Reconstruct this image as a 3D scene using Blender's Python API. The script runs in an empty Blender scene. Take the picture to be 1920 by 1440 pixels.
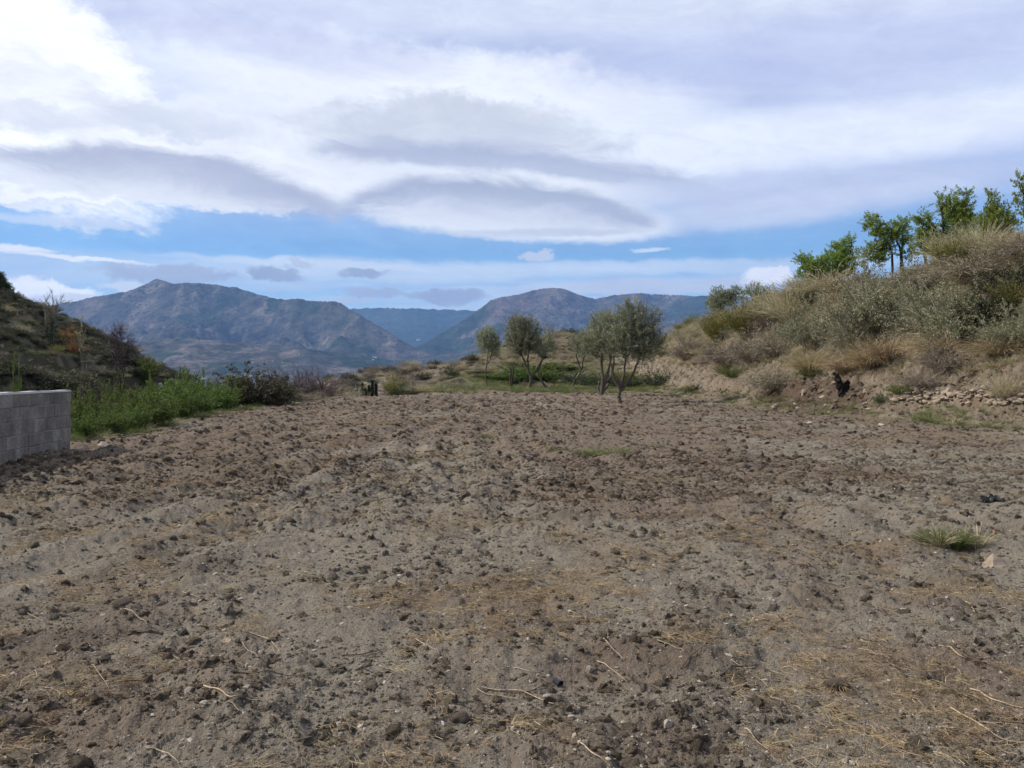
import bpy, math, random
import numpy as np
from math import radians, sin, cos, pi
from mathutils import Vector

random.seed(11)
rng = np.random.default_rng(11)
scn = bpy.context.scene
COL = scn.collection

# ------------------------------------------------------------------ camera
F = 1663.0            # focal length in pixels of the 1920 x 1440 photograph
HOR = 700.0           # row of the level horizon
EYE = 1.6
cam_data = bpy.data.cameras.new('camera')
cam_data.sensor_width = 36.0
cam_data.lens = 36.0 * F / 1920.0
cam_data.shift_y = -(720.0 - HOR) / 1920.0
cam_data.clip_start = 0.1
cam_data.clip_end = 60000.0
cam = bpy.data.objects.new('camera', cam_data)
COL.objects.link(cam)
cam.location = (0, 0, EYE)
cam.rotation_euler = (radians(90), 0, 0)
scn.camera = cam

# ------------------------------------------------------------------ exposure and sun
scn.view_settings.view_transform = 'Standard'
scn.view_settings.look = 'None'
scn.view_settings.exposure = 0.18
scn.view_settings.gamma = 1.0
scn.view_settings.use_curve_mapping = False
scn.cycles.max_bounces = 6
scn.cycles.diffuse_bounces = 3
scn.cycles.transmission_bounces = 3
scn.cycles.volume_bounces = 0
scn.cycles.use_denoising = True

SUN_EL, SUN_AZ = 41.0, -86.0       # azimuth from +Y (view direction), negative = left
sd = Vector((sin(radians(SUN_AZ)) * cos(radians(SUN_EL)), cos(radians(SUN_AZ)) * cos(radians(SUN_EL)), sin(radians(SUN_EL))))
sun_data = bpy.data.lights.new('sun', 'SUN')
sun_data.energy = 5.0
sun_data.angle = radians(0.55)
sun_data.color = (1.0, 0.93, 0.83)
sun = bpy.data.objects.new('sun', sun_data)
COL.objects.link(sun)
sun.rotation_euler = (-sd).to_track_quat('-Z', 'Y').to_euler()
sun.location = (-40, 10, 60)


# ------------------------------------------------------------------ node helper
class NT:
    def __init__(self, tree):
        self.t = tree
        self.n = tree.nodes
        self.l = tree.links

    def new(self, typ, **kw):
        n = self.n.new(typ)
        for k, v in kw.items():
            setattr(n, k, v)
        return n

    def put(self, sock, v):
        if v is None:
            return
        if hasattr(v, 'is_output'):
            self.l.new(v, sock)
        else:
            sock.default_value = v

    def m(self, op, a, b=None, c=None, clamp=False):
        n = self.new('ShaderNodeMath', operation=op, use_clamp=clamp)
        for i, v in enumerate((a, b, c)):
            self.put(n.inputs[i], v)
        return n.outputs[0]

    def sstep(self, v, lo, hi, t0=0.0, t1=1.0):
        n = self.new('ShaderNodeMapRange', interpolation_type='SMOOTHSTEP', clamp=True)
        self.put(n.inputs[0], v)
        self.put(n.inputs[1], lo)
        self.put(n.inputs[2], hi)
        n.inputs[3].default_value = t0
        n.inputs[4].default_value = t1
        return n.outputs[0]

    def rng(self, v, a, b, c, d):
        n = self.new('ShaderNodeMapRange', clamp=True)
        self.put(n.inputs[0], v)
        for i, x in enumerate((a, b, c, d)):
            n.inputs[i + 1].default_value = x
        return n.outputs[0]

    def mix(self, f, a, b, blend='MIX'):
        n = self.new('ShaderNodeMix', data_type='RGBA', blend_type=blend)
        self.put(n.inputs[0], f)
        for i, v in ((6, a), (7, b)):
            if isinstance(v, (tuple, list)) and len(v) == 3:
                v = (*v, 1.0)
            self.put(n.inputs[i], v)
        return n.outputs[2]

    def noise(self, vec, scale, detail=4.0, rough=0.55, dist=0.0, lac=2.0):
        n = self.new('ShaderNodeTexNoise')
        self.put(n.inputs['Vector'], vec)
        n.inputs['Scale'].default_value = scale
        n.inputs['Detail'].default_value = detail
        n.inputs['Roughness'].default_value = rough
        n.inputs['Lacunarity'].default_value = lac
        n.inputs['Distortion'].default_value = dist
        return n.outputs[0]

    def comb(self, x, y, z):
        n = self.new('ShaderNodeCombineXYZ')
        for i, v in enumerate((x, y, z)):
            self.put(n.inputs[i], v)
        return n.outputs[0]

    def ramp(self, f, stops):
        n = self.new('ShaderNodeValToRGB')
        e = n.color_ramp.elements
        while len(e) < len(stops):
            e.new(0.5)
        for i, (p, c) in enumerate(stops):
            e[i].position = p
            e[i].color = (*c, 1.0)
        self.put(n.inputs[0], f)
        return n.outputs[0]


# ------------------------------------------------------------------ sky: Nishita air with layered procedural clouds
def build_world():
    w = bpy.data.worlds.new('World')
    scn.world = w
    w.use_nodes = True
    w.node_tree.nodes.clear()
    N = NT(w.node_tree)
    S = 0.1                                    # strength of the Background
    sky = N.new('ShaderNodeTexSky', sky_type='NISHITA', sun_disc=False)
    sky.sun_elevation = radians(SUN_EL)
    sky.sun_rotation = radians(SUN_AZ)
    sky.altitude = 700
    sky.air_density = 1.0
    sky.dust_density = 0.25
    sky.ozone_density = 2.5
    tc = N.new('ShaderNodeTexCoord')
    d = tc.outputs['Generated']
    sp = N.new('ShaderNodeSeparateXYZ')
    N.l.new(d, sp.inputs[0])
    x, y, z = sp.outputs
    az = N.m('ARCTAN2', x, y)
    el = N.m('ARCSINE', z)
    # coordinates for a cloud sheet overhead
    zz = N.m('ADD', N.m('MAXIMUM', z, 0.0), 0.10)
    pu = N.m('DIVIDE', x, zz)
    pv = N.m('DIVIDE', y, zz)
    sheet = N.comb(N.m('MULTIPLY', pu, 0.30), pv, 0.0)
    # warp
    ang = N.comb(az, N.m('MULTIPLY', el, 2.6), 0.0)
    w1 = N.m('SUBTRACT', N.noise(ang, 5.0, 8, 0.62), 0.5)
    w2 = N.m('SUBTRACT', N.noise(N.comb(N.m('ADD', az, 7.3), N.m('MULTIPLY', el, 2.2), 0.4), 6.5, 9, 0.64), 0.5)
    w3 = N.m('SUBTRACT', N.noise(N.comb(N.m('ADD', az, 3.1), N.m('MULTIPLY', el, 1.3), 2.0), 26, 8, 0.62), 0.5)
    azw = N.m('ADD', az, N.m('MULTIPLY', w1, 0.16))
    elw = N.m('ADD', el, N.m('ADD', N.m('MULTIPLY', w2, 0.060), N.m('MULTIPLY', w3, 0.055)))
    azs = N.m('ADD', az, N.m('MULTIPLY', w1, 0.07))
    els = N.m('ADD', el, N.m('ADD', N.m('MULTIPLY', w2, 0.020), N.m('MULTIPLY', w3, 0.013)))
    azl = N.m('ADD', az, N.m('MULTIPLY', w1, 0.03))
    ell = N.m('ADD', el, N.m('ADD', N.m('MULTIPLY', w2, 0.010), N.m('MULTIPLY', w3, 0.007)))
    azp = N.m('ADD', az, N.m('MULTIPLY', w3, 0.05))
    elp = N.m('ADD', el, N.m('MULTIPLY', w3, 0.03))
    streak = N.noise(sheet, 1.1, 9, 0.60, 0.6)
    streak2 = N.noise(N.comb(N.m('MULTIPLY', pu, 0.16), N.m('ADD', pv, 9.0), 0.7), 1.5, 8, 0.58, 0.4)
    texture = N.noise(N.comb(N.m('ADD', az, N.m('MULTIPLY', el, 0.8)), N.m('MULTIPLY', els, 3.0), 5.0), 10.0, 10, 0.70, 0.5)

    # the air: Nishita, slightly deeper in blue low down as in the photograph
    air = N.mix(1.0, sky.outputs[0], (0.76, 1.02, 1.24), 'MULTIPLY')
    col = air
    k = 1.0 / S

    def C(c):
        return tuple(v * k for v in c)

    def A(px):
        return math.atan((px - 960.0) / F)

    def lens(col, px, py, hw, ht, hb, tilt, curve, soft, color, op, warp='s', tex=0.0):
        """one cloud: an arched, tilted, soft-edged lens at its bearing and height"""
        a0 = A(px)
        e0 = math.atan((HOR - py) / math.hypot(F, px - 960.0))
        s = cos(a0) / F * cos(a0) / cos(a0)
        a_, e_ = {'s': (azs, els), 'w': (azw, elw), 'p': (azp, elp)}[warp]
        da = N.m('SUBTRACT', a_, a0)
        de = N.m('SUBTRACT', e_, e0)
        ct, st = cos(radians(tilt)), sin(radians(tilt))
        u = N.m('MULTIPLY_ADD', de, -st / (hw * s), N.m('MULTIPLY', da, ct / (hw * s)))
        v = N.m('MULTIPLY_ADD', da, st / s, N.m('MULTIPLY', de, ct / s))
        u2 = N.m('MULTIPLY', u, u)
        v = N.m('MULTIPLY_ADD', u2, curve * (ht + hb), v)
        vt = N.m('DIVIDE', N.m('MAXIMUM', v, 0.0), ht)
        vb = N.m('DIVIDE', N.m('MINIMUM', v, 0.0), hb)
        vv = N.m('ADD', vt, vb)
        q = N.m('MULTIPLY_ADD', vv, vv, u2)
        if tex:
            q = N.m('MULTIPLY_ADD', N.m('SUBTRACT', texture, 0.5), tex, q)
        mask = N.m('MULTIPLY', N.sstep(q, 1.0 + soft * 0.5, 1.0 - soft), op)
        return N.mix(mask, col, C(color))

    def arch(col, px, py, hw, ht, D, tilt, color, op, ragged=22.0):
        """a lenticular cloud: crisp arched upper edge, darkest just below it, melting away downwards"""
        a0 = A(px)
        e0 = math.atan((HOR - py) / math.hypot(F, px - 960.0))
        s = cos(a0) / F
        da = N.m('SUBTRACT', azl, a0)
        de = N.m('SUBTRACT', ell, e0)
        ct, st = cos(radians(tilt)), sin(radians(tilt))
        u = N.m('MULTIPLY_ADD', de, -st / (hw * s), N.m('MULTIPLY', da, ct / (hw * s)))
        v = N.m('MULTIPLY_ADD', da, st / s, N.m('MULTIPLY', de, ct / s))
        u2 = N.m('MULTIPLY', u, u)
        dv = N.m('SUBTRACT', v, N.m('MULTIPLY_ADD', u2, -ht, ht))
        crisp = N.sstep(N.m('MULTIPLY_ADD', N.m('SUBTRACT', texture, 0.5), ragged * 0.9, dv), 8.0, -24.0)
        Dn = N.m('MULTIPLY_ADD', N.m('SQRT', N.m('MAXIMUM', N.m('SUBTRACT', 1.0, u2), 0.0)), D, 2.0)
        dt = N.m('MULTIPLY_ADD', N.m('SUBTRACT', texture, 0.5), ragged * 2.2, dv)
        fade = N.sstep(dt, N.m('MULTIPLY', Dn, -1.2), N.m('MULTIPLY', Dn, -0.2))
        mask = N.m('MULTIPLY', N.m('MULTIPLY', crisp, fade), N.m('MULTIPLY', N.sstep(u2, 1.03, 0.75), op))
        return N.mix(mask, col, C(color))

    WH = (0.97, 0.985, 1.0)
    # thin high veil over the whole upper sky, fading low down
    hv = N.sstep(els, radians(7.0), radians(14.0))
    vo = N.m('MULTIPLY', hv, N.m('MULTIPLY_ADD', streak, 0.50, 0.52, clamp=True))
    band = N.sstep(streak2, 0.36, 0.66)
    vcol = N.mix(band, C((0.60, 0.64, 0.85)), C((0.84, 0.88, 0.98)))
    col = N.mix(vo, col, vcol)
    # low milky bands above the skyline
    lowb = N.m('MULTIPLY', N.sstep(el, radians(7.6), radians(6.2)), N.sstep(streak2, 0.36, 0.64, 0.12, 0.80))
    col = N.mix(lowb, col, C((0.62, 0.73, 0.88)))

    # bright sheets
    col = lens(col, 760, 165, 560, 70, 80, 2, 0.0, 0.95, (0.93, 0.96, 1.0), 0.9, 'w', 0.8)
    col = lens(col, 1560, 255, 560, 60, 60, 0, 0.0, 0.95, (0.88, 0.92, 1.0), 0.85, 's', 0.5)
    col = lens(col, 1120, 300, 330, 100, 90, 0, 0.0, 0.95, (0.88, 0.92, 1.0), 0.85, 's', 0.5)
    col = lens(col, 1700, 80, 600, 70, 90, 3, 0.0, 0.95, (0.56, 0.60, 0.83), 0.6, 's', 0.7)
    col = lens(col, 520, 85, 330, 40, 40, 5, 0.0, 0.95, (0.57, 0.60, 0.81), 0.55, 's', 0.4)
    col = lens(col, 20, 150, 360, 185, 200, 30, 0.0, 0.32, (1.08, 1.09, 1.10), 0.97, 'w', 1.5)
    col = lens(col, 300, 262, 500, 95, 80, 10, 0.0, 0.45, (0.95, 0.965, 0.99), 0.94, 'w', 1.5)
    col = lens(col, 340, 222, 190, 30, 38, 8, 0.0, 0.95, (0.62, 0.66, 0.76), 0.65, 'w', 0.8)
    col = lens(col, 80, 215, 150, 26, 30, -6, 0.0, 0.95, (0.72, 0.75, 0.83), 0.6, 'w', 0.8)
    col = lens(col, 620, 250, 260, 55, 60, 5, 0.0, 0.9, (0.87, 0.90, 0.95), 0.85, 'w', 0.9)
    # large upper lens in the middle
    col = lens(col, 860, 250, 300, 66, 70, 2, 0.05, 0.65, (0.64, 0.675, 0.745), 0.85, 'w', 1.6)
    col = lens(col, 905, 215, 170, 26, 36, -2, 0.1, 0.9, (0.66, 0.69, 0.75), 0.8, 'w', 0.7)
    col = arch(col, 985, 322, 425, 48, 78, 5.2, (0.44, 0.475, 0.61), 0.92, 52)
    col = lens(col, 900, 335, 330, 18, 24, 3, 0.2, 0.8, (0.88, 0.91, 0.955), 0.85, 's', 0.6)
    # veil streaks right
    col = lens(col, 1560, 340, 420, 26, 46, 1, 0.0, 0.9, (0.60, 0.65, 0.81), 0.75, 's', 0.3)
    col = lens(col, 1420, 392, 330, 26, 40, -3, 0.0, 0.9, (0.66, 0.71, 0.85), 0.8, 's', 0.3)
    # left lens
    col = lens(col, 320, 355, 345, 52, 34, 3.5, 0.05, 0.5, (0.90, 0.92, 0.955), 0.96, 'w', 1.1)
    col = arch(col, 335, 343, 325, 64, 92, 4.8, (0.44, 0.47, 0.585), 0.90, 62)
    col = arch(col, 560, 372, 130, 26, 40, 7, (0.46, 0.49, 0.61), 0.85)
    # central lower lens with pale underside
    col = lens(col, 965, 404, 300, 62, 46, 3.2, 0.12, 0.4, (0.90, 0.925, 0.96), 0.97, 's', 0.8)
    col = arch(col, 945, 391, 305, 62, 94, 3.8, (0.40, 0.435, 0.56), 0.93, 56)
    col = lens(col, 1010, 435, 200, 9, 9, 0, 0.0, 0.95, (0.55, 0.585, 0.69), 0.7, 's', 0.7)
    # thin low streaks and small clouds above the mountains
    for (px, py, hw, h, tl, c, op, wp) in [
            (110, 414, 170, 9, 2, (0.66, 0.75, 0.90), 0.7, 's'), (45, 466, 70, 7, 0, (1.0, 1.02, 1.04), 0.95, 's'),
            (160, 484, 130, 5, 2, (0.98, 1.0, 1.02), 0.95, 's'), (110, 381, 120, 7, 0, (0.82, 0.86, 0.93), 0.8, 'w'),
            (820, 505, 470, 22, 0, (0.70, 0.80, 0.91), 0.75, 's'), (1340, 500, 330, 16, 1, (0.66, 0.76, 0.89), 0.7, 's'),
            (560, 490, 260, 8, 1, (0.76, 0.84, 0.93), 0.6, 's'), (980, 545, 300, 12, 0, (0.70, 0.78, 0.89), 0.6, 's'),
            (1215, 469, 35, 4, 0, (0.74, 0.82, 0.92), 0.8, 's'), (300, 513, 130, 18, 0, (0.42, 0.46, 0.57), 0.85, 'p'),
            (520, 512, 55, 14, 8, (0.36, 0.42, 0.54), 0.95, 'p'), (560, 494, 32, 8, 4, (0.53, 0.58, 0.68), 0.75, 'p'),
            (678, 512, 42, 11, 0, (0.36, 0.42, 0.54), 0.95, 'p'), (835, 556, 82, 16, 0, (0.36, 0.42, 0.54), 0.95, 'p'),
            (700, 548, 70, 11, 0, (0.42, 0.47, 0.60), 0.85, 'p'), (640, 562, 60, 8, 0, (0.54, 0.59, 0.70), 0.6, 'p'),
            (560, 540, 50, 9, 0, (0.55, 0.60, 0.71), 0.55, 'p'),
            (1240, 537, 260, 17, 0, (0.62, 0.65, 0.73), 0.8, 'p'), (1013, 479, 36, 11, 0, (0.66, 0.71, 0.80), 0.85, 'p'),
            (1440, 520, 52, 20, 0, (1.0, 1.0, 1.0), 0.95, 'p'), (85, 548, 90, 25, 3, (1.15, 1.15, 1.15), 0.98, 'p'),
            (110, 562, 70, 14, 0, (0.66, 0.70, 0.77), 0.7, 'p'), (240, 540, 60, 12, 0, (0.80, 0.83, 0.87), 0.8, 'p')]:
        col = lens(col, px, py, hw, h, h, tl, 0.0, (0.4 if max(c) >= 1.0 else 0.6) if wp == 'p' else 0.9, c, op, wp, 1.2 if wp == 'p' else 0.6)
    f = N.rng(texture, 0.28, 0.72, 0.88, 1.10)
    f2 = N.rng(N.noise(N.comb(az, N.m('MULTIPLY', el, 1.8), 9.0), 34.0, 6, 0.7), 0.25, 0.75, 0.965, 1.035)
    f = N.m('MULTIPLY', f, f2)
    col = N.mix(1.0, col, N.comb(f, f, N.m('MULTIPLY_ADD', f, 0.6, 0.4)), 'MULTIPLY')
    bg = N.new('ShaderNodeBackground')
    N.l.new(col, bg.inputs[0])
    bg.inputs[1].default_value = S
    out = N.new('ShaderNodeOutputWorld')
    N.l.new(bg.outputs[0], out.inputs[0])
    w.cycles.sampling_method = 'MANUAL'
    w.cycles.sample_map_resolution = 512


build_world()


# ------------------------------------------------------------------ numpy noise
def h2(ix, iy, seed):
    n = (ix.astype(np.int64) * 374761393 + iy.astype(np.int64) * 668265263 + seed * 974634777) & 0xFFFFFFFF
    n = ((n ^ (n >> 13)) * 1274126177) & 0xFFFFFFFF
    n = ((n ^ (n >> 16)) * 2246822519) & 0xFFFFFFFF
    return ((n ^ (n >> 15)) & 0xFFFFFF) / float(0x1000000)


def gn(x, y, seed=0):
    ix, iy = np.floor(x), np.floor(y)
    fx, fy = x - ix, y - iy
    u = fx * fx * fx * (fx * (fx * 6 - 15) + 10)
    v = fy * fy * fy * (fy * (fy * 6 - 15) + 10)
    r = []
    for dx, dy in ((0, 0), (1, 0), (0, 1), (1, 1)):
        a = h2(ix + dx, iy + dy, seed) * (2 * pi)
        r.append(np.cos(a) * (fx - dx) + np.sin(a) * (fy - dy))
    return ((r[0] * (1 - u) + r[1] * u) * (1 - v) + (r[2] * (1 - u) + r[3] * u) * v) * 1.45


def fbm(x, y, octv=4, seed=0, gain=0.5, lac=2.03):
    s, a = np.zeros(np.broadcast(x, y).shape), 1.0
    for i in range(octv):
        s += a * gn(x, y, seed + i * 17)
        x, y, a = x * lac + 3.7, y * lac - 1.3, a * gain
    return s


def ridged(x, y, octv=5, seed=0, gain=0.5):
    s, a, t = np.zeros(np.broadcast(x, y).shape), 1.0, 0.0
    for i in range(octv):
        s += a * (1 - np.abs(gn(x, y, seed + i * 31)) * 1.6)
        t += a
        x, y, a = x * 2.05 + 1.7, y * 2.05 + 5.3, a * gain
    return s / t


def worley(x, y, seed=0):
    ix, iy = np.floor(x), np.floor(y)
    f1 = np.full(np.broadcast(x, y).shape, 9.0)
    cid = np.zeros_like(f1)
    for dx in (-1, 0, 1):
        for dy in (-1, 0, 1):
            cx, cy = ix + dx, iy + dy
            px = cx + h2(cx, cy, seed)
            py = cy + h2(cx, cy, seed + 5)
            dd = (px - x) ** 2 + (py - y) ** 2
            b = dd < f1
            f1 = np.where(b, dd, f1)
            cid = np.where(b, h2(cx, cy, seed + 9), cid)
    return np.sqrt(f1), cid


def sm(a, b, x):
    t = np.clip((x - a) / (b - a), 0, 1)
    return t * t * (3 - 2 * t)


# ------------------------------------------------------------------ lie of the land near the field
def xl_of(Y):
    return np.interp(Y, [0, 15, 20, 35, 53, 75], [-9.4, -9.6, -9.8, -11.2, -11.9, -12.5])


def xr_of(Y):
    return np.interp(Y, [0, 24, 31, 41, 59, 80], [14.6, 13.9, 12.7, 11.4, 10.4, 10.1])


BS = [-1, 0, 1.0, 1.7, 2.0, 3.0, 4.2, 6.0, 7.8, 9.5, 14, 60]
BZ = [0, 0, 0.22, 0.5, 1.05, 1.55, 2.5, 4.4, 6.0, 6.7, 7.0, 8.0]
LX = [-90, -60, -49.8, -46.4, -42.9, -40.2, -37.2, -35.5, -34, -32.3, -28, -24, -10]
LZ = [22, 13, 8.85, 7.6, 5.8, 4.4, 2.9, 2.1, 0.8, -0.8, -3.8, -4.6, -5]


def H(X, Y):
    """ground height without the small relief"""
    X = np.asarray(X, float)
    Y = np.asarray(Y, float)
    n1 = fbm(X * 0.35, Y * 0.35, 3, 3)
    n2 = fbm(X * 0.09, Y * 0.09, 2, 8)
    z = 0.05 * n2 + 0.30 * sm(45, 72, Y)
    # left edge falls to a gully, then the hill with its terraces
    d = xl_of(Y) + 0.5 * n1 - X
    z = z - 1.5 * sm(0.2, 5, d) - 3.0 * sm(4, 15, d)
    # far left corner of the field drops towards the valley
    z = z - (3.4 * sm(55, 70, Y) + 9 * sm(75, 140, Y)) * (1 - sm(-15, -5, X)) * (1 - sm(30, 42, -X))
    Xp = X - 0.12 * (88 - np.minimum(Y, 88)) + 0.8 * n2
    lz = np.interp(Xp, LX, LZ)
    st = 1.5
    q = lz / st + 0.15 * n1
    ter = st * (np.floor(q) + sm(0.55, 0.95, q - np.floor(q)))
    lz = lz + (ter - lz) * 0.85 * (1 - sm(76, 86, Y)) * sm(30, 45, Y)
    lz = lz - 12 * sm(89, 125, Y)
    wl = sm(-21, -27, X)
    z = z * (1 - wl) + np.maximum(lz, z - 8) * wl
    # right bank
    s = X - xr_of(Y) - 0.35 * n1 - 0.3 * gn(Y * 0.16, X * 0.05, 21)
    bz = np.interp(s, BS, BZ) * (1 - 0.30 * sm(88, 125, Y)) * (1 - 0.8 * sm(118, 150, Y))
    bz = bz + sm(2, 5, s) * (0.30 * n1 + 0.55 * n2)
    z = z + bz
    # mound behind the olive trees
    mz = np.interp(X, [-22, -14.5, -6.6, -0.6, 6.6, 12, 18, 30], [0, 1.4, 2.7, 4.4, 6.1, 5.4, 3.0, 0])
    z = z + mz * (1 - sm(0.5, 6, s)) * sm(74, 108, Y) * (1 - sm(114, 148, Y)) * (1 + 0.10 * n1)
    z = z - 16 * sm(122, 150, Y)
    return z


def ray(px, py, r0=3.0, r1=148.0):
    """where the line of sight through a point of the photograph meets the ground"""
    Y = np.geomspace(r0, r1, 900)
    X = (px - 960.0) / F * Y
    z = EYE + (HOR - py) / F * Y
    g = H(X, Y)
    b = np.nonzero(z <= g)[0]
    i = int(b[0]) if len(b) else len(Y) - 1
    return float(X[i]), float(Y[i]), float(g[i])


def pos(px, py, Y):
    return ((px - 960.0) / F * Y, Y, EYE + (HOR - py) / F * Y)


# ------------------------------------------------------------------ mesh helpers
def np_mesh(name, V, Fq, mat=None, attrs=None, smooth=False, cols=None):
    """mesh from an array of points and an array of quads (or triangles)"""
    V = np.asarray(V, np.float32).reshape(-1, 3)
    Fq = np.asarray(Fq, np.int32)
    k = Fq.shape[1] if Fq.size else 4
    me = bpy.data.meshes.new(name)
    me.vertices.add(len(V))
    me.vertices.foreach_set('co', V.ravel())
    me.loops.add(Fq.size)
    me.loops.foreach_set('vertex_index', Fq.ravel())
    me.polygons.add(len(Fq))
    me.polygons.foreach_set('loop_start', np.arange(0, Fq.size, k, dtype=np.int32))
    me.polygons.foreach_set('use_smooth', np.full(len(Fq), smooth))
    me.update(calc_edges=True)
    for a, v in (attrs or {}).items():
        at = me.attributes.new(a, 'FLOAT', 'POINT')
        at.data.foreach_set('value', np.asarray(v, np.float32))
    for a, v in (cols or {}).items():
        at = me.attributes.new(a, 'FLOAT_COLOR', 'POINT')
        c = np.ones((len(V), 4), np.float32)
        c[:, :3] = v
        at.data.foreach_set('color', c.ravel())
    if mat:
        me.materials.append(mat)
    return me


def tag(o, label=None, cat=None, group=None, kind=None):
    if label:
        o['label'] = label
    if cat:
        o['category'] = cat
    if group:
        o['group'] = group
    if kind:
        o['kind'] = kind
    return o


def obj(name, me, parent=None, loc=None):
    o = bpy.data.objects.new(name, me)
    COL.objects.link(o)
    if parent:
        o.parent = parent
    if loc is not None:
        o.location = loc
    return o


def empty(name, loc, label, cat, group=None, rz=0.0, scale=1.0):
    o = obj(name, None, None, loc)
    o.empty_display_size = 0.3
    o.rotation_euler.z = rz
    o.scale = (scale,) * 3 if isinstance(scale, (int, float)) else scale
    return tag(o, label, cat, group)


def norm(v):
    return v / np.maximum(np.linalg.norm(v, axis=-1, keepdims=True), 1e-9)


def tubes(polys, sides=6):
    """list of (points, radii) -> one array of points and quads"""
    Vs, Fs, off = [], [], 0
    for pts, rad in polys:
        pts = np.asarray(pts, float)
        rad = np.asarray(rad, float)
        n = len(pts)
        t = norm(np.gradient(pts, axis=0))
        ref = np.where(np.abs(t[:, 2:3]) > 0.9, np.array([[1.0, 0, 0]]), np.array([[0, 0, 1.0]]))
        a = norm(np.cross(t, ref))
        b = np.cross(t, a)
        ang = np.arange(sides) * 2 * pi / sides
        ring = pts[:, None] + rad[:, None, None] * (np.cos(ang)[None, :, None] * a[:, None] + np.sin(ang)[None, :, None] * b[:, None])
        Vs.append(ring.reshape(-1, 3))
        i = np.arange(n - 1)[:, None] * sides
        j = np.arange(sides)[None]
        j2 = (j + 1) % sides
        Fs.append((np.stack([i + j, i + j2, i + sides + j2, i + sides + j], -1) + off).reshape(-1, 4))
        off += n * sides
    return np.concatenate(Vs), np.concatenate(Fs)


def leaves(P, D, L, W, r, tilt=None):
    """diamond leaves at P along D"""
    n = len(P)
    side = norm(np.cross(D, norm(r.normal(size=(n, 3)))))
    L = np.asarray(L).reshape(-1, 1)
    W = np.asarray(W).reshape(-1, 1)
    mid = P + D * L * 0.45
    V = np.stack([P, mid + side * W * 0.5, P + D * L, mid - side * W * 0.5], 1).reshape(-1, 3)
    Fq = np.arange(4 * n).reshape(-1, 4)
    return V, Fq


def ribbons(polys, width, r):
    """thin stems: each polyline one flat ribbon, tapering"""
    Vs, Fs, off = [], [], 0
    for pts in polys:
        pts = np.asarray(pts, float)
        n = len(pts)
        t = norm(np.gradient(pts, axis=0))
        s = norm(np.cross(t, norm(r.normal(size=3))[None]))
        w = width * np.linspace(1, 0.35, n)[:, None]
        V = np.stack([pts - s * w / 2, pts + s * w / 2], 1).reshape(-1, 3)
        i = np.arange(n - 1) * 2
        Fs.append(np.stack([i, i + 1, i + 3, i + 2], -1) + off)
        Vs.append(V)
        off += 2 * n
    return np.concatenate(Vs), np.concatenate(Fs)


# ------------------------------------------------------------------ materials
def new_mat(name):
    m = bpy.data.materials.new(name)
    m.use_nodes = True
    m.node_tree.nodes.clear()
    N = NT(m.node_tree)
    return m, N


def finish(N, bsdf):
    o = N.new('ShaderNodeOutputMaterial')
    N.l.new(bsdf, o.inputs[0])


def principled(N, col, rough=0.9, normal=None, spec=0.15):
    b = N.new('ShaderNodeBsdfPrincipled')
    if isinstance(col, tuple):
        col = (*col, 1.0)
    N.put(b.inputs['Base Color'], col)
    N.put(b.inputs['Roughness'], rough)
    b.inputs['Specular IOR Level'].default_value = spec
    if normal is not None:
        N.l.new(normal, b.inputs['Normal'])
    return b.outputs[0]


def bump(N, h, strength, dist):
    b = N.new('ShaderNodeBump')
    b.inputs['Strength'].default_value = strength
    b.inputs['Distance'].default_value = dist
    N.l.new(h, b.inputs['Height'])
    return b.outputs[0]


def attr(N, name, typ='GEOMETRY'):
    a = N.new('ShaderNodeAttribute', attribute_type=typ, attribute_name=name)
    return a


def ground_material():
    m, N = new_mat('earth')
    c = attr(N, 'albedo').outputs['Color']
    tc = N.new('ShaderNodeTexCoord').outputs['Object']
    a = N.noise(tc, 1.3, 6, 0.6)
    b = N.noise(tc, 14, 6, 0.65)
    d = N.noise(tc, 75, 5, 0.6)
    f = N.m('ADD', N.m('MULTIPLY', a, 0.5), N.m('ADD', N.m('MULTIPLY', b, 0.75), N.m('MULTIPLY', d, 0.75)))
    f = N.rng(f, 0.6, 1.4, 0.55, 1.45)
    c = N.mix(1.0, c, N.comb(f, f, f), 'MULTIPLY')
    # warm and grey flecks
    c = N.mix(N.sstep(N.noise(tc, 5.0, 5, 0.6), 0.5, 0.75, 0, 0.4), c, N.mix(1.0, c, (1.25, 0.98, 0.72), 'MULTIPLY'))
    v = N.new('ShaderNodeTexVoronoi')
    N.l.new(tc, v.inputs['Vector'])
    v.inputs['Scale'].default_value = 42
    fleck = N.m('MULTIPLY', N.sstep(v.outputs['Distance'], 0.22, 0.12), N.sstep(N.noise(tc, 30, 2, 0.5), 0.58, 0.64))
    c = N.mix(N.m('MULTIPLY', fleck, 0.55), c, (0.36, 0.32, 0.27))
    e3 = N.noise(tc, 34, 5, 0.65)
    nb = bump(N, N.m('ADD', N.m('MULTIPLY', b, 1.2), N.m('ADD', N.m('MULTIPLY', e3, 0.7), N.m('MULTIPLY', d, 0.4))), 1.0, 0.05)
    finish(N, principled(N, c, 0.95, nb, 0.1))
    return m


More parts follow.
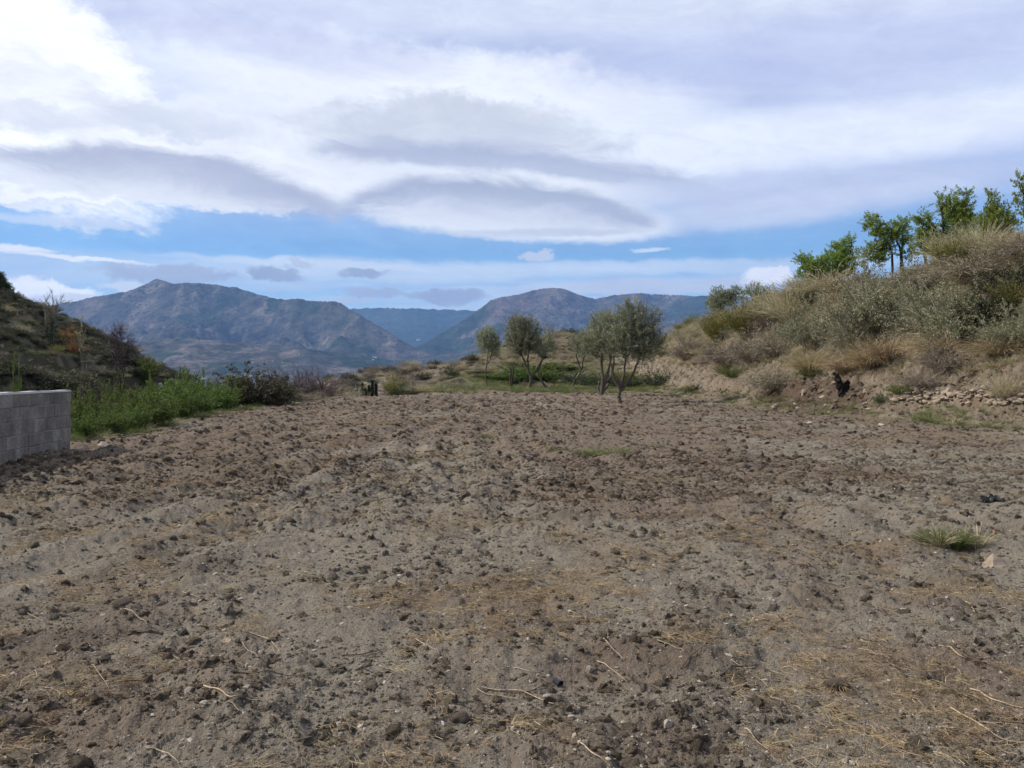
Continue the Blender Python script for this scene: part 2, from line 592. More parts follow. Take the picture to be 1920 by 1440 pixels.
def clod_material(name, lo, hi, bumpy=0.5, tinted=False):
    m, N = new_mat(name)
    r = attr(N, 'rnd', 'INSTANCER').outputs['Fac']
    tc = N.new('ShaderNodeTexCoord').outputs['Object']
    n = N.noise(tc, 3.0, 6, 0.65)
    c = N.mix(r, lo, hi)
    if tinted:                                     # the lump has the colour of the soil it lies on
        c = N.mix(1.0, attr(N, 'tint', 'INSTANCER').outputs['Color'], c, 'MULTIPLY')
    f = N.rng(n, 0.3, 0.7, 0.60, 1.40)
    c = N.mix(1.0, c, N.comb(f, f, f), 'MULTIPLY')
    finish(N, principled(N, c, 0.95, bump(N, N.noise(tc, 7.0, 6, 0.7), bumpy, 0.3), 0.05))
    return m


def solid_material(name, lo, hi, scale=6.0, rough=0.9, b=0.4, bd=0.02, detail=6):
    m, N = new_mat(name)
    tc = N.new('ShaderNodeTexCoord').outputs['Object']
    n = N.noise(tc, scale, detail, 0.62)
    c = N.mix(N.sstep(n, 0.3, 0.7), lo, hi)
    finish(N, principled(N, c, rough, bump(N, N.noise(tc, scale * 3, 5, 0.6), b, bd), 0.2))
    return m


def leaf_material(name, stops, trans=0.3, inst=False):
    """leaf colour from the plant's own random value per leaf; light shines through a little"""
    m, N = new_mat(name)
    r = attr(N, 'rnd').outputs['Fac']
    c = N.ramp(r, stops)
    oi = N.new('ShaderNodeObjectInfo').outputs['Random']
    hs = N.new('ShaderNodeHueSaturation')
    N.put(hs.inputs['Hue'], N.rng(oi, 0, 1, 0.485, 0.515))
    N.put(hs.inputs['Value'], N.rng(oi, 0, 1, 0.85, 1.15))
    N.l.new(c, hs.inputs['Color'])
    c = hs.outputs[0]
    p = principled(N, c, 0.6, None, 0.25)
    t = N.new('ShaderNodeBsdfTranslucent')
    N.l.new(c, t.inputs[0])
    mx = N.new('ShaderNodeMixShader')
    mx.inputs[0].default_value = trans
    N.l.new(p, mx.inputs[1])
    N.l.new(t.outputs[0], mx.inputs[2])
    finish(N, mx.outputs[0])
    return m


M = {}
M['earth'] = ground_material()
M['clod'] = clod_material('clod_earth', (0.82, 0.80, 0.77), (1.50, 1.48, 1.44), 0.9, True)
M['pebble'] = clod_material('pebble_stone', (0.22, 0.190, 0.150), (0.50, 0.445, 0.36), 0.5)
M['stone'] = solid_material('pale_stone', (0.22, 0.185, 0.145), (0.36, 0.31, 0.25), 7)
M['white_stone'] = solid_material('white_stone', (0.30, 0.28, 0.245), (0.46, 0.435, 0.39), 9)
M['rubble'] = solid_material('rubble_stone', (0.20, 0.155, 0.112), (0.34, 0.275, 0.205), 5)
M['dark_rock'] = solid_material('brown_rock', (0.070, 0.052, 0.038), (0.150, 0.115, 0.083), 5)
M['bigclod'] = solid_material('soil_lump', (0.085, 0.068, 0.053), (0.16, 0.13, 0.10), 14, 0.95, 0.8, 0.02)
M['char'] = solid_material('charred_wood', (0.006, 0.005, 0.005), (0.022, 0.017, 0.013), 9)
M['bark'] = solid_material('grey_bark', (0.055, 0.042, 0.032), (0.13, 0.105, 0.08), 14, 0.95, 0.9, 0.02)
M['darkbark'] = solid_material('dark_bark', (0.028, 0.022, 0.018), (0.065, 0.05, 0.04), 14, 0.95, 0.8, 0.02)
M['palebark'] = solid_material('pale_bark', (0.10, 0.095, 0.07), (0.19, 0.175, 0.14), 12, 0.95, 0.6, 0.02)
def block_material():
    m, N = new_mat('concrete_block')
    tc = N.new('ShaderNodeTexCoord').outputs['Object']
    oi = N.new('ShaderNodeObjectInfo')
    wp = N.new('ShaderNodeNewGeometry').outputs['Position']
    n = N.noise(wp, 2.2, 7, 0.68)
    n2 = N.noise(tc, 22, 6, 0.65)
    c = N.mix(N.sstep(n, 0.3, 0.7), (0.135, 0.125, 0.110), (0.275, 0.252, 0.215))
    v = N.rng(oi.outputs['Random'], 0, 1, 0.80, 1.18)
    c = N.mix(1.0, c, N.comb(v, v, v), 'MULTIPLY')
    f = N.rng(n2, 0.3, 0.7, 0.78, 1.2)
    c = N.mix(1.0, c, N.comb(f, f, f), 'MULTIPLY')
    stain = N.sstep(N.noise(wp, 5.5, 6, 0.7), 0.60, 0.72)
    c = N.mix(N.m('MULTIPLY', stain, 0.65), c, (0.075, 0.066, 0.055))
    finish(N, principled(N, c, 0.95, bump(N, n2, 0.8, 0.012), 0.1))
    return m


M['block'] = block_material()
M['mortar'] = solid_material('mortar', (0.17, 0.162, 0.148), (0.27, 0.255, 0.23), 14)
M['cap'] = solid_material('sunlit_cap_mortar', (0.33, 0.315, 0.285), (0.48, 0.46, 0.42), 10)  # cap mortar made paler: sun on the wall top put into its colour
M['drystick'] = solid_material('dry_stem', (0.26, 0.19, 0.115), (0.46, 0.36, 0.24), 18, 0.8)
M['darkstick'] = solid_material('dark_twig', (0.06, 0.04, 0.028), (0.12, 0.085, 0.06), 18, 0.85)
M['blackplastic'] = solid_material('black_plastic', (0.012, 0.012, 0.013), (0.026, 0.026, 0.027), 8, 0.33, 0.5, 0.01)
M['redplastic'] = solid_material('faded_red_clay', (0.24, 0.10, 0.07), (0.33, 0.16, 0.11), 10)
M['straw'] = leaf_material('straw', [(0, (0.17, 0.115, 0.060)), (0.5, (0.29, 0.205, 0.105)), (1, (0.44, 0.34, 0.20))], 0.15)
M['olive'] = leaf_material('olive_leaf', [(0, (0.10, 0.112, 0.056)), (0.55, (0.235, 0.245, 0.140)), (1, (0.43, 0.44, 0.30))], 0.3)
M['almond'] = leaf_material('almond_leaf', [(0, (0.090, 0.125, 0.020)), (0.5, (0.180, 0.240, 0.042)), (1, (0.30, 0.36, 0.085))], 0.4)
M['sapling'] = leaf_material('sapling_leaf', [(0, (0.035, 0.060, 0.011)), (0.5, (0.095, 0.142, 0.026)), (1, (0.215, 0.270, 0.065))], 0.26)
M['greygreen'] = leaf_material('saltbush_leaf', [(0, (0.10, 0.100, 0.055)), (0.5, (0.225, 0.220, 0.130)), (1, (0.38, 0.37, 0.24))], 0.2)
M['drygrass'] = leaf_material('dry_grass_blade', [(0, (0.19, 0.160, 0.090)), (0.45, (0.355, 0.305, 0.178)), (1, (0.54, 0.475, 0.31))], 0.25)
M['tawny'] = leaf_material('tawny_grass_blade', [(0, (0.19, 0.135, 0.068)), (0.5, (0.32, 0.245, 0.135)), (1, (0.48, 0.39, 0.24))], 0.25)
M['drybrown'] = leaf_material('dry_brown_twig', [(0, (0.11, 0.088, 0.058)), (0.5, (0.225, 0.188, 0.130)), (1, (0.36, 0.31, 0.23))], 0.1)
M['yellowgreen'] = leaf_material('broom_leaf', [(0, (0.085, 0.085, 0.018)), (0.5, (0.17, 0.165, 0.04)), (1, (0.27, 0.25, 0.08))], 0.3)
M['orangeleaf'] = leaf_material('autumn_leaf', [(0, (0.12, 0.06, 0.018)), (0.5, (0.22, 0.12, 0.035)), (1, (0.32, 0.20, 0.07))], 0.3)
M['scrub'] = leaf_material('scrub_leaf', [(0, (0.030, 0.033, 0.016)), (0.5, (0.066, 0.066, 0.033)), (1, (0.135, 0.122, 0.068))], 0.15)
M['darkgreen'] = leaf_material('evergreen_leaf', [(0, (0.018, 0.030, 0.012)), (0.5, (0.040, 0.058, 0.022)), (1, (0.085, 0.105, 0.045))], 0.15)
M['weed'] = leaf_material('weed_leaf', [(0, (0.060, 0.085, 0.018)), (0.5, (0.115, 0.145, 0.035)), (1, (0.21, 0.215, 0.085))], 0.3)
M['purpletwig'] = leaf_material('bare_twig', [(0, (0.050, 0.034, 0.034)), (0.5, (0.100, 0.072, 0.068)), (1, (0.17, 0.13, 0.12))], 0.05)
M['housewhite'] = solid_material('white_render', (0.72, 0.71, 0.68), (0.82, 0.81, 0.78), 0.3, 0.9, 0.1)
M['tile'] = solid_material('roof_tile', (0.20, 0.10, 0.065), (0.28, 0.15, 0.10), 0.6)


# ================================================================== GROUND NEAR THE CAMERA
def lerp3(a, b, t):
    return a + (b - a) * np.clip(t, 0, 1)[..., None]


def relief(X, Y, wf, rough):
    """tilled relief of the field: furrows, lumps and clods"""
    f = 0.0
    wx = X + 0.25 * gn(X * 0.5, Y * 0.25, 40) + 0.9 * gn(X * 0.1, Y * 0.06, 41)
    f = f + 0.042 * np.sin(wx * 2 * pi / 0.85) * sm(-0.35, 0.35, gn(X * 0.2, Y * 0.08, 42) + 0.15 - 0.06 * X)
    f = f + 0.045 * fbm(X * 1.3, Y * 1.3, 5, 44, 0.55)
    f = f + (0.012 + 0.034 * rough) * (np.abs(gn(X * 4.3, Y * 4.3, 46)) + 0.55 * np.abs(gn(X * 9.1, Y * 9.1, 47)) + 0.4 * np.abs(gn(X * 19, Y * 19, 48)) * (1 - sm(9, 14, Y)))
    near = 1 - sm(9, 17, Y)
    for (s, amp, sd_, wgt) in ((0.36, 0.075, 60, 1.0), (0.17, 0.05, 64, 1 - sm(16, 30, Y)), (0.08, 0.022, 68, near), (0.045, 0.012, 71, 1 - sm(5, 8, Y))):
        f1, cid = worley(X / s + 0.4 * gn(X * 3 / s / 4, Y * 3 / s / 4, sd_ + 2), Y / s, sd_)
        hgt = np.clip(1 - f1 / (0.30 + 0.35 * cid) + 0.25 * gn(X * 3.1 / s, Y * 3.1 / s, sd_ + 7), 0, 1) ** 0.8 * (cid > 0.45) * (cid - 0.35)
        f = f + amp * hgt * wgt * (0.25 + 0.75 * rough)
    return f * wf


def build_ground():
    u = np.concatenate([np.linspace(-2.2, -0.80, 26, endpoint=False), np.linspace(-0.80, -0.60, 40, endpoint=False), np.linspace(-0.60, 0.60, 780, endpoint=False), np.linspace(0.60, 0.80, 40, endpoint=False), np.linspace(0.80, 2.2, 26)])
    Yr = np.concatenate([np.geomspace(2.3, 30, 410, endpoint=False), np.geomspace(30, 150, 225)])
    U, Y = np.meshgrid(u, Yr)
    X = U * Y
    z = H(X, Y)
    n1 = fbm(X * 0.35, Y * 0.35, 3, 3)
    d = xl_of(Y) + 0.5 * n1 - X
    s = X - xr_of(Y) - 0.35 * n1 - 0.3 * gn(Y * 0.16, X * 0.05, 21)
    yend = 63 + 2.0 * gn(X * 0.15, X * 0, 33) - 5 * (1 - sm(-12, -5, X))
    e = yend - Y
    wf = sm(0.3, -0.5, d) * sm(0.2, -0.6, s) * sm(-0.5, 1.5, e)
    big = fbm(X * 0.23, Y * 0.16, 4, 50)
    med = fbm(X * 1.1, Y * 0.9, 4, 52)
    rough = np.clip(0.42 + 0.55 * sm(6, 11, Y) + 0.9 * med * (1 - 0.5 * sm(8, 14, Y)) - 0.35 * sm(2, 9, X) * sm(22, 8, Y), 0, 1)
    z = z + relief(X, Y, wf, rough)
    wn = 1 - wf
    # bank and other rough ground
    st = sm(1.2, 3.0, s)
    z = z + wn * (0.07 * fbm(X * 1.6, Y * 1.6, 5, 55, 0.62) * (1 + 2.2 * st) + 0.03 * fbm(X * 6, Y * 6, 3, 57))
    rills = ridged(Y * 0.9 + 0.3 * X, X * 0.25, 4, 59)
    z = z - wn * st * (1 - sm(6, 9, s)) * 0.22 * (1 - rills)
    # colours of the earth itself
    grey = np.array([0.218, 0.190, 0.146])
    brown = np.array([0.176, 0.140, 0.104])
    c = lerp3(grey, brown, sm(-0.25, 0.35, big + 0.70 * sm(5, 22, Y) - 0.36 + 0.4 * rough - 0.2 - 0.4 * sm(3, 10, X) * sm(40, 15, Y)))
    c = lerp3(c, np.array([0.195, 0.145, 0.092]), sm(0.25, 0.75, fbm(X * 0.8, Y * 0.6, 4, 70) + 0.25 * sm(-2, -7, X)) * 0.42)
    c = lerp3(c, np.array([0.095, 0.071, 0.051]), sm(0.25, 0.75, fbm(X * 0.55 + 9, Y * 0.45, 4, 73)) * 0.38)
    cw = np.array([0.105, 0.095, 0.048]) * np.ones_like(X)[..., None]
    cw = lerp3(cw, np.array([0.16, 0.125, 0.08]), sm(-0.3, 0.5, big + med * 0.6))
    pale = np.array([0.205, 0.168, 0.124])
    bk = lerp3(pale, np.array([0.160, 0.124, 0.088]), sm(-0.2, 0.5, fbm(X * 0.9, Y * 0.9, 4, 80)))
    bk = lerp3(bk, np.array([0.17, 0.135, 0.085]), sm(3.6, 6, s) * 0.8)
    bk = lerp3(bk, np.array([0.180, 0.148, 0.108]), sm(1.2, 0.0, s) * 0.7)
    # the dug hollow in the bank, darker brown earth
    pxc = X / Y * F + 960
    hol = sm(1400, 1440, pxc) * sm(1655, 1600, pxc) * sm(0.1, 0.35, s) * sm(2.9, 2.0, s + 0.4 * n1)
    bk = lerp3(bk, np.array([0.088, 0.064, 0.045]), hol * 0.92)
    cw = lerp3(cw, bk, sm(0.0, 0.5, s))
    hill = sm(-20, -25, X)
    ch = lerp3(np.array([0.062, 0.056, 0.034]), np.array([0.150, 0.125, 0.085]), sm(-0.1, 0.6, fbm(X * 0.25, Y * 0.25, 4, 90)))
    cw = lerp3(cw, ch, hill)
    mnd = sm(66, 78, Y) * sm(-12, -4, X) * sm(0.5, -0.5, s)
    cm = lerp3(np.array([0.10, 0.115, 0.04]), np.array([0.118, 0.094, 0.062]), sm(76, 96, Y + 6 * med))
    cw = lerp3(cw, cm, mnd)
    c = lerp3(cw, c, wf)
    V = np.stack([X, Y, z], -1).reshape(-1, 3)
    nr, nc = X.shape
    idx = np.arange(nr * nc).reshape(nr, nc)
    Q = np.stack([idx[:-1, :-1], idx[:-1, 1:], idx[1:, 1:], idx[1:, :-1]], -1)
    mid = lambda a: 0.25 * (a[:-1, :-1] + a[:-1, 1:] + a[1:, 1:] + a[1:, :-1])
    fx, fs, fw = mid(X), mid(s), mid(wf)
    reg = np.where(fw > 0.5, 0, np.where(fs > 0, 1, np.where(fx < -24, 2, 3)))
    names = ['field', 'embankment', 'hillside', 'rough_ground']
    global GU, GY, GZ, GC
    GU, GY, GZ, GC = u, Yr, z, c
    cc = c.reshape(-1, 3)
    for k, nm in enumerate(names):
        q = Q[reg == k].reshape(-1, 4)
        used, inv = np.unique(q, return_inverse=True)
        me = np_mesh(nm, V[used], inv.reshape(-1, 4), M['earth'], smooth=True, cols={'albedo': cc[used]})
        tag(obj(nm, me), kind='structure')
    # the field goes on behind the camera
    gx, gy = np.meshgrid(np.linspace(-30, 30, 61), np.linspace(-30, 2.32, 40))
    gz = H(gx, np.maximum(gy, 0)) + 0.02 * fbm(gx, gy, 3, 44) - 0.01
    idx = np.arange(gx.size).reshape(gx.shape)
    q = np.stack([idx[:-1, :-1], idx[:-1, 1:], idx[1:, 1:], idx[1:, :-1]], -1).reshape(-1, 4)
    inside = (np.abs(gx) > 1.9) | (gy < 2.2)
    me = np_mesh('ground', np.stack([gx, gy, gz], -1).reshape(-1, 3), q, M['earth'], smooth=True,
                 cols={'albedo': np.tile(np.array([[0.145, 0.118, 0.092]]), (gx.size, 1))})
    tag(obj('ground', me), kind='structure')


build_ground()


def surf(X, Y):
    """height of the finished ground, with its relief"""
    X, Y = np.atleast_1d(np.asarray(X, float)), np.atleast_1d(np.asarray(Y, float))
    U = np.clip(X / Y, GU[0], GU[-1] - 1e-6)
    Yc = np.clip(Y, GY[0], GY[-1] - 1e-6)
    j = np.clip(np.searchsorted(GU, U, 'right') - 1, 0, len(GU) - 2)
    i = np.clip(np.searchsorted(GY, Yc, 'right') - 1, 0, len(GY) - 2)
    a = (U - GU[j]) / (GU[j + 1] - GU[j])
    b = (Yc - GY[i]) / (GY[i + 1] - GY[i])
    return (GZ[i, j] * (1 - a) + GZ[i, j + 1] * a) * (1 - b) + (GZ[i + 1, j] * (1 - a) + GZ[i + 1, j + 1] * a) * b


# ================================================================== VALLEY AND MOUNTAINS
def mountain_material():
    m, N = new_mat('mountain_scrub')
    c = attr(N, 'albedo').outputs['Color']
    tc = N.new('ShaderNodeTexCoord').outputs['Object']
    a = N.noise(tc, 0.0045, 7, 0.66)
    b = N.noise(tc, 0.016, 6, 0.72)
    f = N.rng(N.m('ADD', N.m('MULTIPLY', a, 0.6), N.m('MULTIPLY', b, 0.6)), 0.42, 0.78, 0.20, 1.95)
    c = N.mix(1.0, c, N.comb(f, f, f), 'MULTIPLY')
    v = N.new('ShaderNodeTexVoronoi')
    N.l.new(tc, v.inputs['Vector'])
    v.inputs['Scale'].default_value = 0.022
    dark = N.m('MULTIPLY', N.sstep(v.outputs['Distance'], 0.5, 0.25), N.sstep(N.noise(tc, 0.003, 5, 0.6), 0.42, 0.60))
    c = N.mix(N.m('MULTIPLY', dark, 0.85), c, (0.022, 0.030, 0.017))
    finish(N, principled(N, c, 1.0, bump(N, N.m('ADD', a, N.m('MULTIPLY', b, 0.4)), 1.0, 70.0), 0.0))
    return m


def build_mountains():
    u = np.concatenate([np.linspace(-1.1, -0.60, 90, endpoint=False), np.linspace(-0.60, 0.60, 760, endpoint=False), np.linspace(0.60, 1.1, 90)])
    Yr = np.concatenate([np.geomspace(124, 600, 60, endpoint=False), np.geomspace(600, 3400, 50, endpoint=False), np.linspace(3400, 10800, 260, endpoint=False), np.linspace(10800, 15500, 50)])
    U, Y = np.meshgrid(u, Yr)
    X = U * Y
    px = U * F + 960

    def zat(xs, ys, R):
        return EYE + (HOR - np.interp(px, xs, ys)) / F * R
    # valley floor
    base = np.interp(Y, [120, 160, 250, 420, 900, 2200, 3600, 15500], [-15, -14, -14, -26, -46, -70, -66, -60])
    base = base + 9 * fbm(X / 420, Y / 600, 5, 100) * sm(200, 900, Y) + 0.9 * fbm(X / 18, Y / 18, 4, 101) * (1 - sm(400, 900, Y))
    t_left = None
    zz = base.copy()
    owner = np.zeros_like(zz)
    rel = np.zeros_like(zz)
    ridge = ridged(X / 1500 + 0.25 * gn(X / 2600, Y / 2600, 120), Y / 2300, 6, 110, 0.55)
    ridge2 = ridged(X / 620, Y / 900, 5, 130, 0.55)

    def massif(xs, ys, R, r0, power, carve, seed, who):
        nonlocal zz, owner, rel
        wob = 1 + 0.035 * fbm(U * 9, U * 0 + seed, 4, seed)
        R_ = R * wob
        zc = zat(xs, ys, R_)
        zc = zc + 7 * fbm(U * 60, U * 0 + seed, 4, seed + 3)
        t = (Y - r0) / (R_ - r0)
        sh = np.clip(t, 0, 1) ** power
        z = base + (zc - base) * sh
        amp = carve * np.sin(pi * np.clip(t, 0, 1)) ** 0.7 * np.clip((zc - base) / 500, 0.1, 1.2)
        z = z - amp * (1.25 - ridge) - 0.32 * amp * (1.1 - ridge2) + 0.42 * amp * 0.5
        z = np.where(t > 1, zc - (Y - R_) * 0.35, z)
        b = z > zz
        zz = np.where(b, z, zz)
        owner = np.where(b, who, owner)
        rel = np.where(b, np.clip(t, 0, 1), rel)

    # far dark ridge across the gap
    massif([-600, 300, 500, 650, 700, 765, 820, 890, 1000, 1100, 1500, 2400], [600, 596, 590, 578, 576, 577, 579, 581, 585, 592, 600, 610], 14000, 9000, 1.2, 150, 201, 3)
    # right massif with the round summit
    massif([560, 680, 760, 800, 860, 895, 920, 940, 975, 1000, 1030, 1060, 1085, 1115, 1150, 1200, 1250, 1300, 1340, 1500, 1800, 2200, 2800],
           [720, 694, 662, 640, 605, 582, 562, 556, 551, 543, 538.5, 541, 552, 560, 553, 549, 552, 554, 553, 560, 575, 600, 620],
           np.interp(px, [600, 800, 1000, 1400], [7200, 8200, 9800, 10000]), 4300, 1.25, 380, 211, 2)
    massif([700, 820, 900, 1000, 1100, 1250, 1400, 1700, 2400], [705, 668, 650, 640, 626, 606, 604, 610, 630], 6600, 3700, 1.2, 120, 215, 2)
    # left massif with the pointed summit
    massif([-1200, -300, 0, 60, 110, 190, 240, 265, 285, 297, 308, 325, 345, 380, 405, 420, 440, 480, 520, 560, 590, 625, 640, 655, 700, 760, 800, 860, 950, 1050],
           [660, 640, 590, 576, 570, 553, 545, 535, 526, 522, 525, 531, 529, 530, 532, 537, 537, 550, 560, 560, 564, 563, 568, 578, 604, 640, 662, 690, 712, 730],
           np.interp(px, [0, 400, 700, 900], [8600, 8600, 7600, 6200]), 3900, 1.18, 430, 221, 1)
    massif([-600, 0, 200, 330, 450, 560, 700, 800, 960], [655, 645, 640, 634, 640, 652, 668, 690, 725], 5600, 3500, 1.2, 130, 225, 1)
    # nearer dry slope to the left of the olive trees
    fz = EYE + (HOR - np.interp(px, [560, 600, 640, 700, 780, 860, 950, 1100], [735, 716, 704, 694, 686, 682, 676, 672])) / F * 215
    t = (Y - 135) / 80
    fs = -13 + (fz + 13) * np.clip(t, 0, 1) ** 0.9
    fs = np.where(t > 1, fz - (Y - 215) * 0.22, fs) + 0.7 * fbm(X / 9, Y / 9, 4, 140) * np.clip(t, 0, 1) * np.clip(2 - t, 0, 1)
    fs = np.where(px < 560, -99, fs)
    b = fs > zz
    zz = np.where(b, fs, zz)
    owner = np.where(b, 4, owner)
    # colours
    n1 = fbm(X / 900, Y / 1300, 5, 150, 0.6)
    n2 = fbm(X / 260, Y / 420, 5, 155, 0.6)
    n3 = fbm(X / 1700 + 4, Y / 2100, 4, 158)
    scrub = np.array([0.062, 0.060, 0.047])
    heath = np.array([0.122, 0.103, 0.084])
    wood = np.array([0.030, 0.042, 0.024])
    soil = np.array([0.26, 0.225, 0.175])
    c = lerp3(scrub, heath, sm(-0.1, 0.5, n2 + 0.4 * n3))
    c = lerp3(c, wood, sm(-0.08, 0.26, n1 + 0.45 * n2 + 0.25 * (owner == 3) - 0.12 * (owner == 1)))
    low = sm(0.22, 0.02, rel) * (owner > 0) * (owner < 4)
    c = lerp3(c, wood * 0.95, low * 0.65 * sm(-0.5, 0.2, n2))
    c = lerp3(c, soil, sm(0.44, 0.66, fbm(X / 190, Y / 330, 3, 160) + 0.25 * ridge - 0.05) * 0.75 * (owner < 3) * sm(0.55, 0.2, rel))
    c = lerp3(c, np.array([0.03, 0.05, 0.04]), 0.75 * (owner == 3))
    top = sm(0.72, 0.95, rel) * (owner == 2) * sm(1130, 1080, px) * sm(900, 940, px)
    c = lerp3(c, np.array([0.120, 0.093, 0.078]), top * 0.8)
    c = lerp3(c, np.array([0.055, 0.062, 0.034]), (owner == 0) * 0.6)
    c4 = lerp3(np.array([0.225, 0.19, 0.15]), np.array([0.14, 0.11, 0.08]), sm(-0.2, 0.4, fbm(X / 14, Y / 22, 4, 165)))
    c = np.where((owner == 4)[..., None], c4, c)
    V = np.stack([X, Y, zz], -1).reshape(-1, 3)
    nr, nc = X.shape
    idx = np.arange(nr * nc).reshape(nr, nc)
    Q = np.stack([idx[:-1, :-1], idx[:-1, 1:], idx[1:, 1:], idx[1:, :-1]], -1)
    ow = owner[:-1, :-1]
    mat = mountain_material()
    for ids, nm in (((0, 4), 'valley_ground'), ((1, ), 'mountain_with_pointed_summit'), ((2, ), 'mountain_with_round_summit'), ((3, ), 'distant_ridge')):
        q = Q[np.isin(ow, ids)].reshape(-1, 4)
        used, inv = np.unique(q, return_inverse=True)
        me = np_mesh(nm, V[used], inv.reshape(-1, 4), mat, smooth=True, cols={'albedo': c.reshape(-1, 3)[used]})
        tag(obj(nm, me), kind='structure')
    return u, Yr, zz


MU, MY, MZ = build_mountains()


def soil_colour(X, Y):
    j = np.clip(np.searchsorted(GU, X / Y), 0, len(GU) - 1)
    i = np.clip(np.searchsorted(GY, Y), 0, len(GY) - 1)
    return GC[i, j]


def mountain_hit(px, py, r0=1500):
    """the first ground of the valley or mountains along a line of sight"""
    j = int(np.argmin(np.abs(MU - (px - 960) / F)))
    z = EYE + (HOR - py) / F * MY
    b = np.nonzero((MZ[:, j] >= z) & (MY > r0))[0]
    i = int(b[0]) if len(b) else len(MY) - 1
    return MU[j] * MY[i], MY[i], MZ[i, j]


# the air between: one closed volume of even haze
def build_haze():
    x0, x1, y0, y1, z0, z1 = -17500, 17500, -600, 15900, -130, 1500
    V = [(x, y, z) for x in (x0, x1) for y in (y0, y1) for z in (z0, z1)]
    me = bpy.data.meshes.new('haze')
    me.from_pydata(V, [], [(0, 1, 3, 2), (4, 6, 7, 5), (0, 4, 5, 1), (2, 3, 7, 6), (0, 2, 6, 4), (1, 5, 7, 3)])
    m, N = new_mat('haze')
    v = N.new('ShaderNodeVolumePrincipled')
    v.inputs['Color'].default_value = (0.28, 0.52, 1.0, 1)
    v.inputs['Density'].default_value = 4.4e-5
    v.inputs['Anisotropy'].default_value = 0.0
    o = N.new('ShaderNodeOutputMaterial')
    N.l.new(v.outputs[0], o.inputs['Volume'])
    me.materials.append(m)
    tag(obj('haze', me), kind='stuff')


build_haze()


# ================================================================== PLANTS
def stem_lines(r, n, spread, h0, h1, curve, segs=4, base=0.05, wob=0.05):
    """n stems from a common foot, leaning outwards: array n x segs x 3"""
    a = r.uniform(0, 2 * pi, n)
    lean = spread * np.sqrt(r.uniform(0, 1, n))
    L = r.uniform(h0, h1, n)
    t = np.linspace(0, 1, segs)[None, :, None]
    out = np.stack([np.cos(a), np.sin(a), np.zeros(n)], -1)[:, None]
    th = (lean[:, None, None] * (1 + curve * (t - 0.5)))
    P = out * base * r.uniform(0, 1, (n, 1, 1)) + L[:, None, None] * t * (np.sin(th) * out + np.cos(th) * np.array([0, 0, 1.0]))
    P = P + np.cumsum(r.normal(0, wob / segs, P.shape), 1) * L[:, None, None]
    P[:, 0, 2] = -0.03
    P[..., 2] = np.maximum(P[..., 2], -0.05)
    return P


def along(P, n, lo, r, hi=1.0):
    """n random points and directions on each polyline of P (k x segs x 3)"""
    k, sg, _ = P.shape
    t = r.uniform(lo, hi, (k, n)) * (sg - 1)
    i = np.minimum(t.astype(int), sg - 2)
    f = (t - i)[..., None]
    rows = np.arange(k)[:, None]
    a, b = P[rows, i], P[rows, i + 1]
    return (a * (1 - f) + b * f).reshape(-1, 3), norm(b - a).reshape(-1, 3)


def leafy(r, P, per, lo, L, W, splay, mat, name, jit=0.0, up=0.2):
    p, d = along(P, per, lo, r)
    p = p + r.normal(0, jit, p.shape)
    dd = norm(d + splay * norm(r.normal(size=d.shape)) + np.array([0, 0, up]))
    n = len(p)
    V, Q = leaves(p, dd, L * r.uniform(0.6, 1.3, n), W * r.uniform(0.7, 1.3, n), r)
    rnd = np.clip(r.normal(0.5, 0.24, n), 0, 1)
    return np_mesh(name, V, Q, mat, {'rnd': np.repeat(rnd, 4)})


def ribbon_mesh(r, P, width, mat, name):
    V, Q = ribbons(list(P), width, r)
    k, sg, _ = P.shape
    rnd = np.clip(r.normal(0.5, 0.24, k), 0, 1)
    return np_mesh(name, V, Q, mat, {'rnd': np.repeat(rnd, 2 * sg)})


def side_twigs(r, P, n, lo, length, splay):
    """short twigs off the stems"""
    p, d = along(P, n, lo, r)
    d = norm(d + splay * norm(r.normal(size=d.shape)))
    L = length * r.uniform(0.5, 1.2, len(p))[:, None]
    m = p + d * L * 0.5 + r.normal(0, length * 0.06, p.shape)
    return np.stack([p, m, p + d * L], 1)


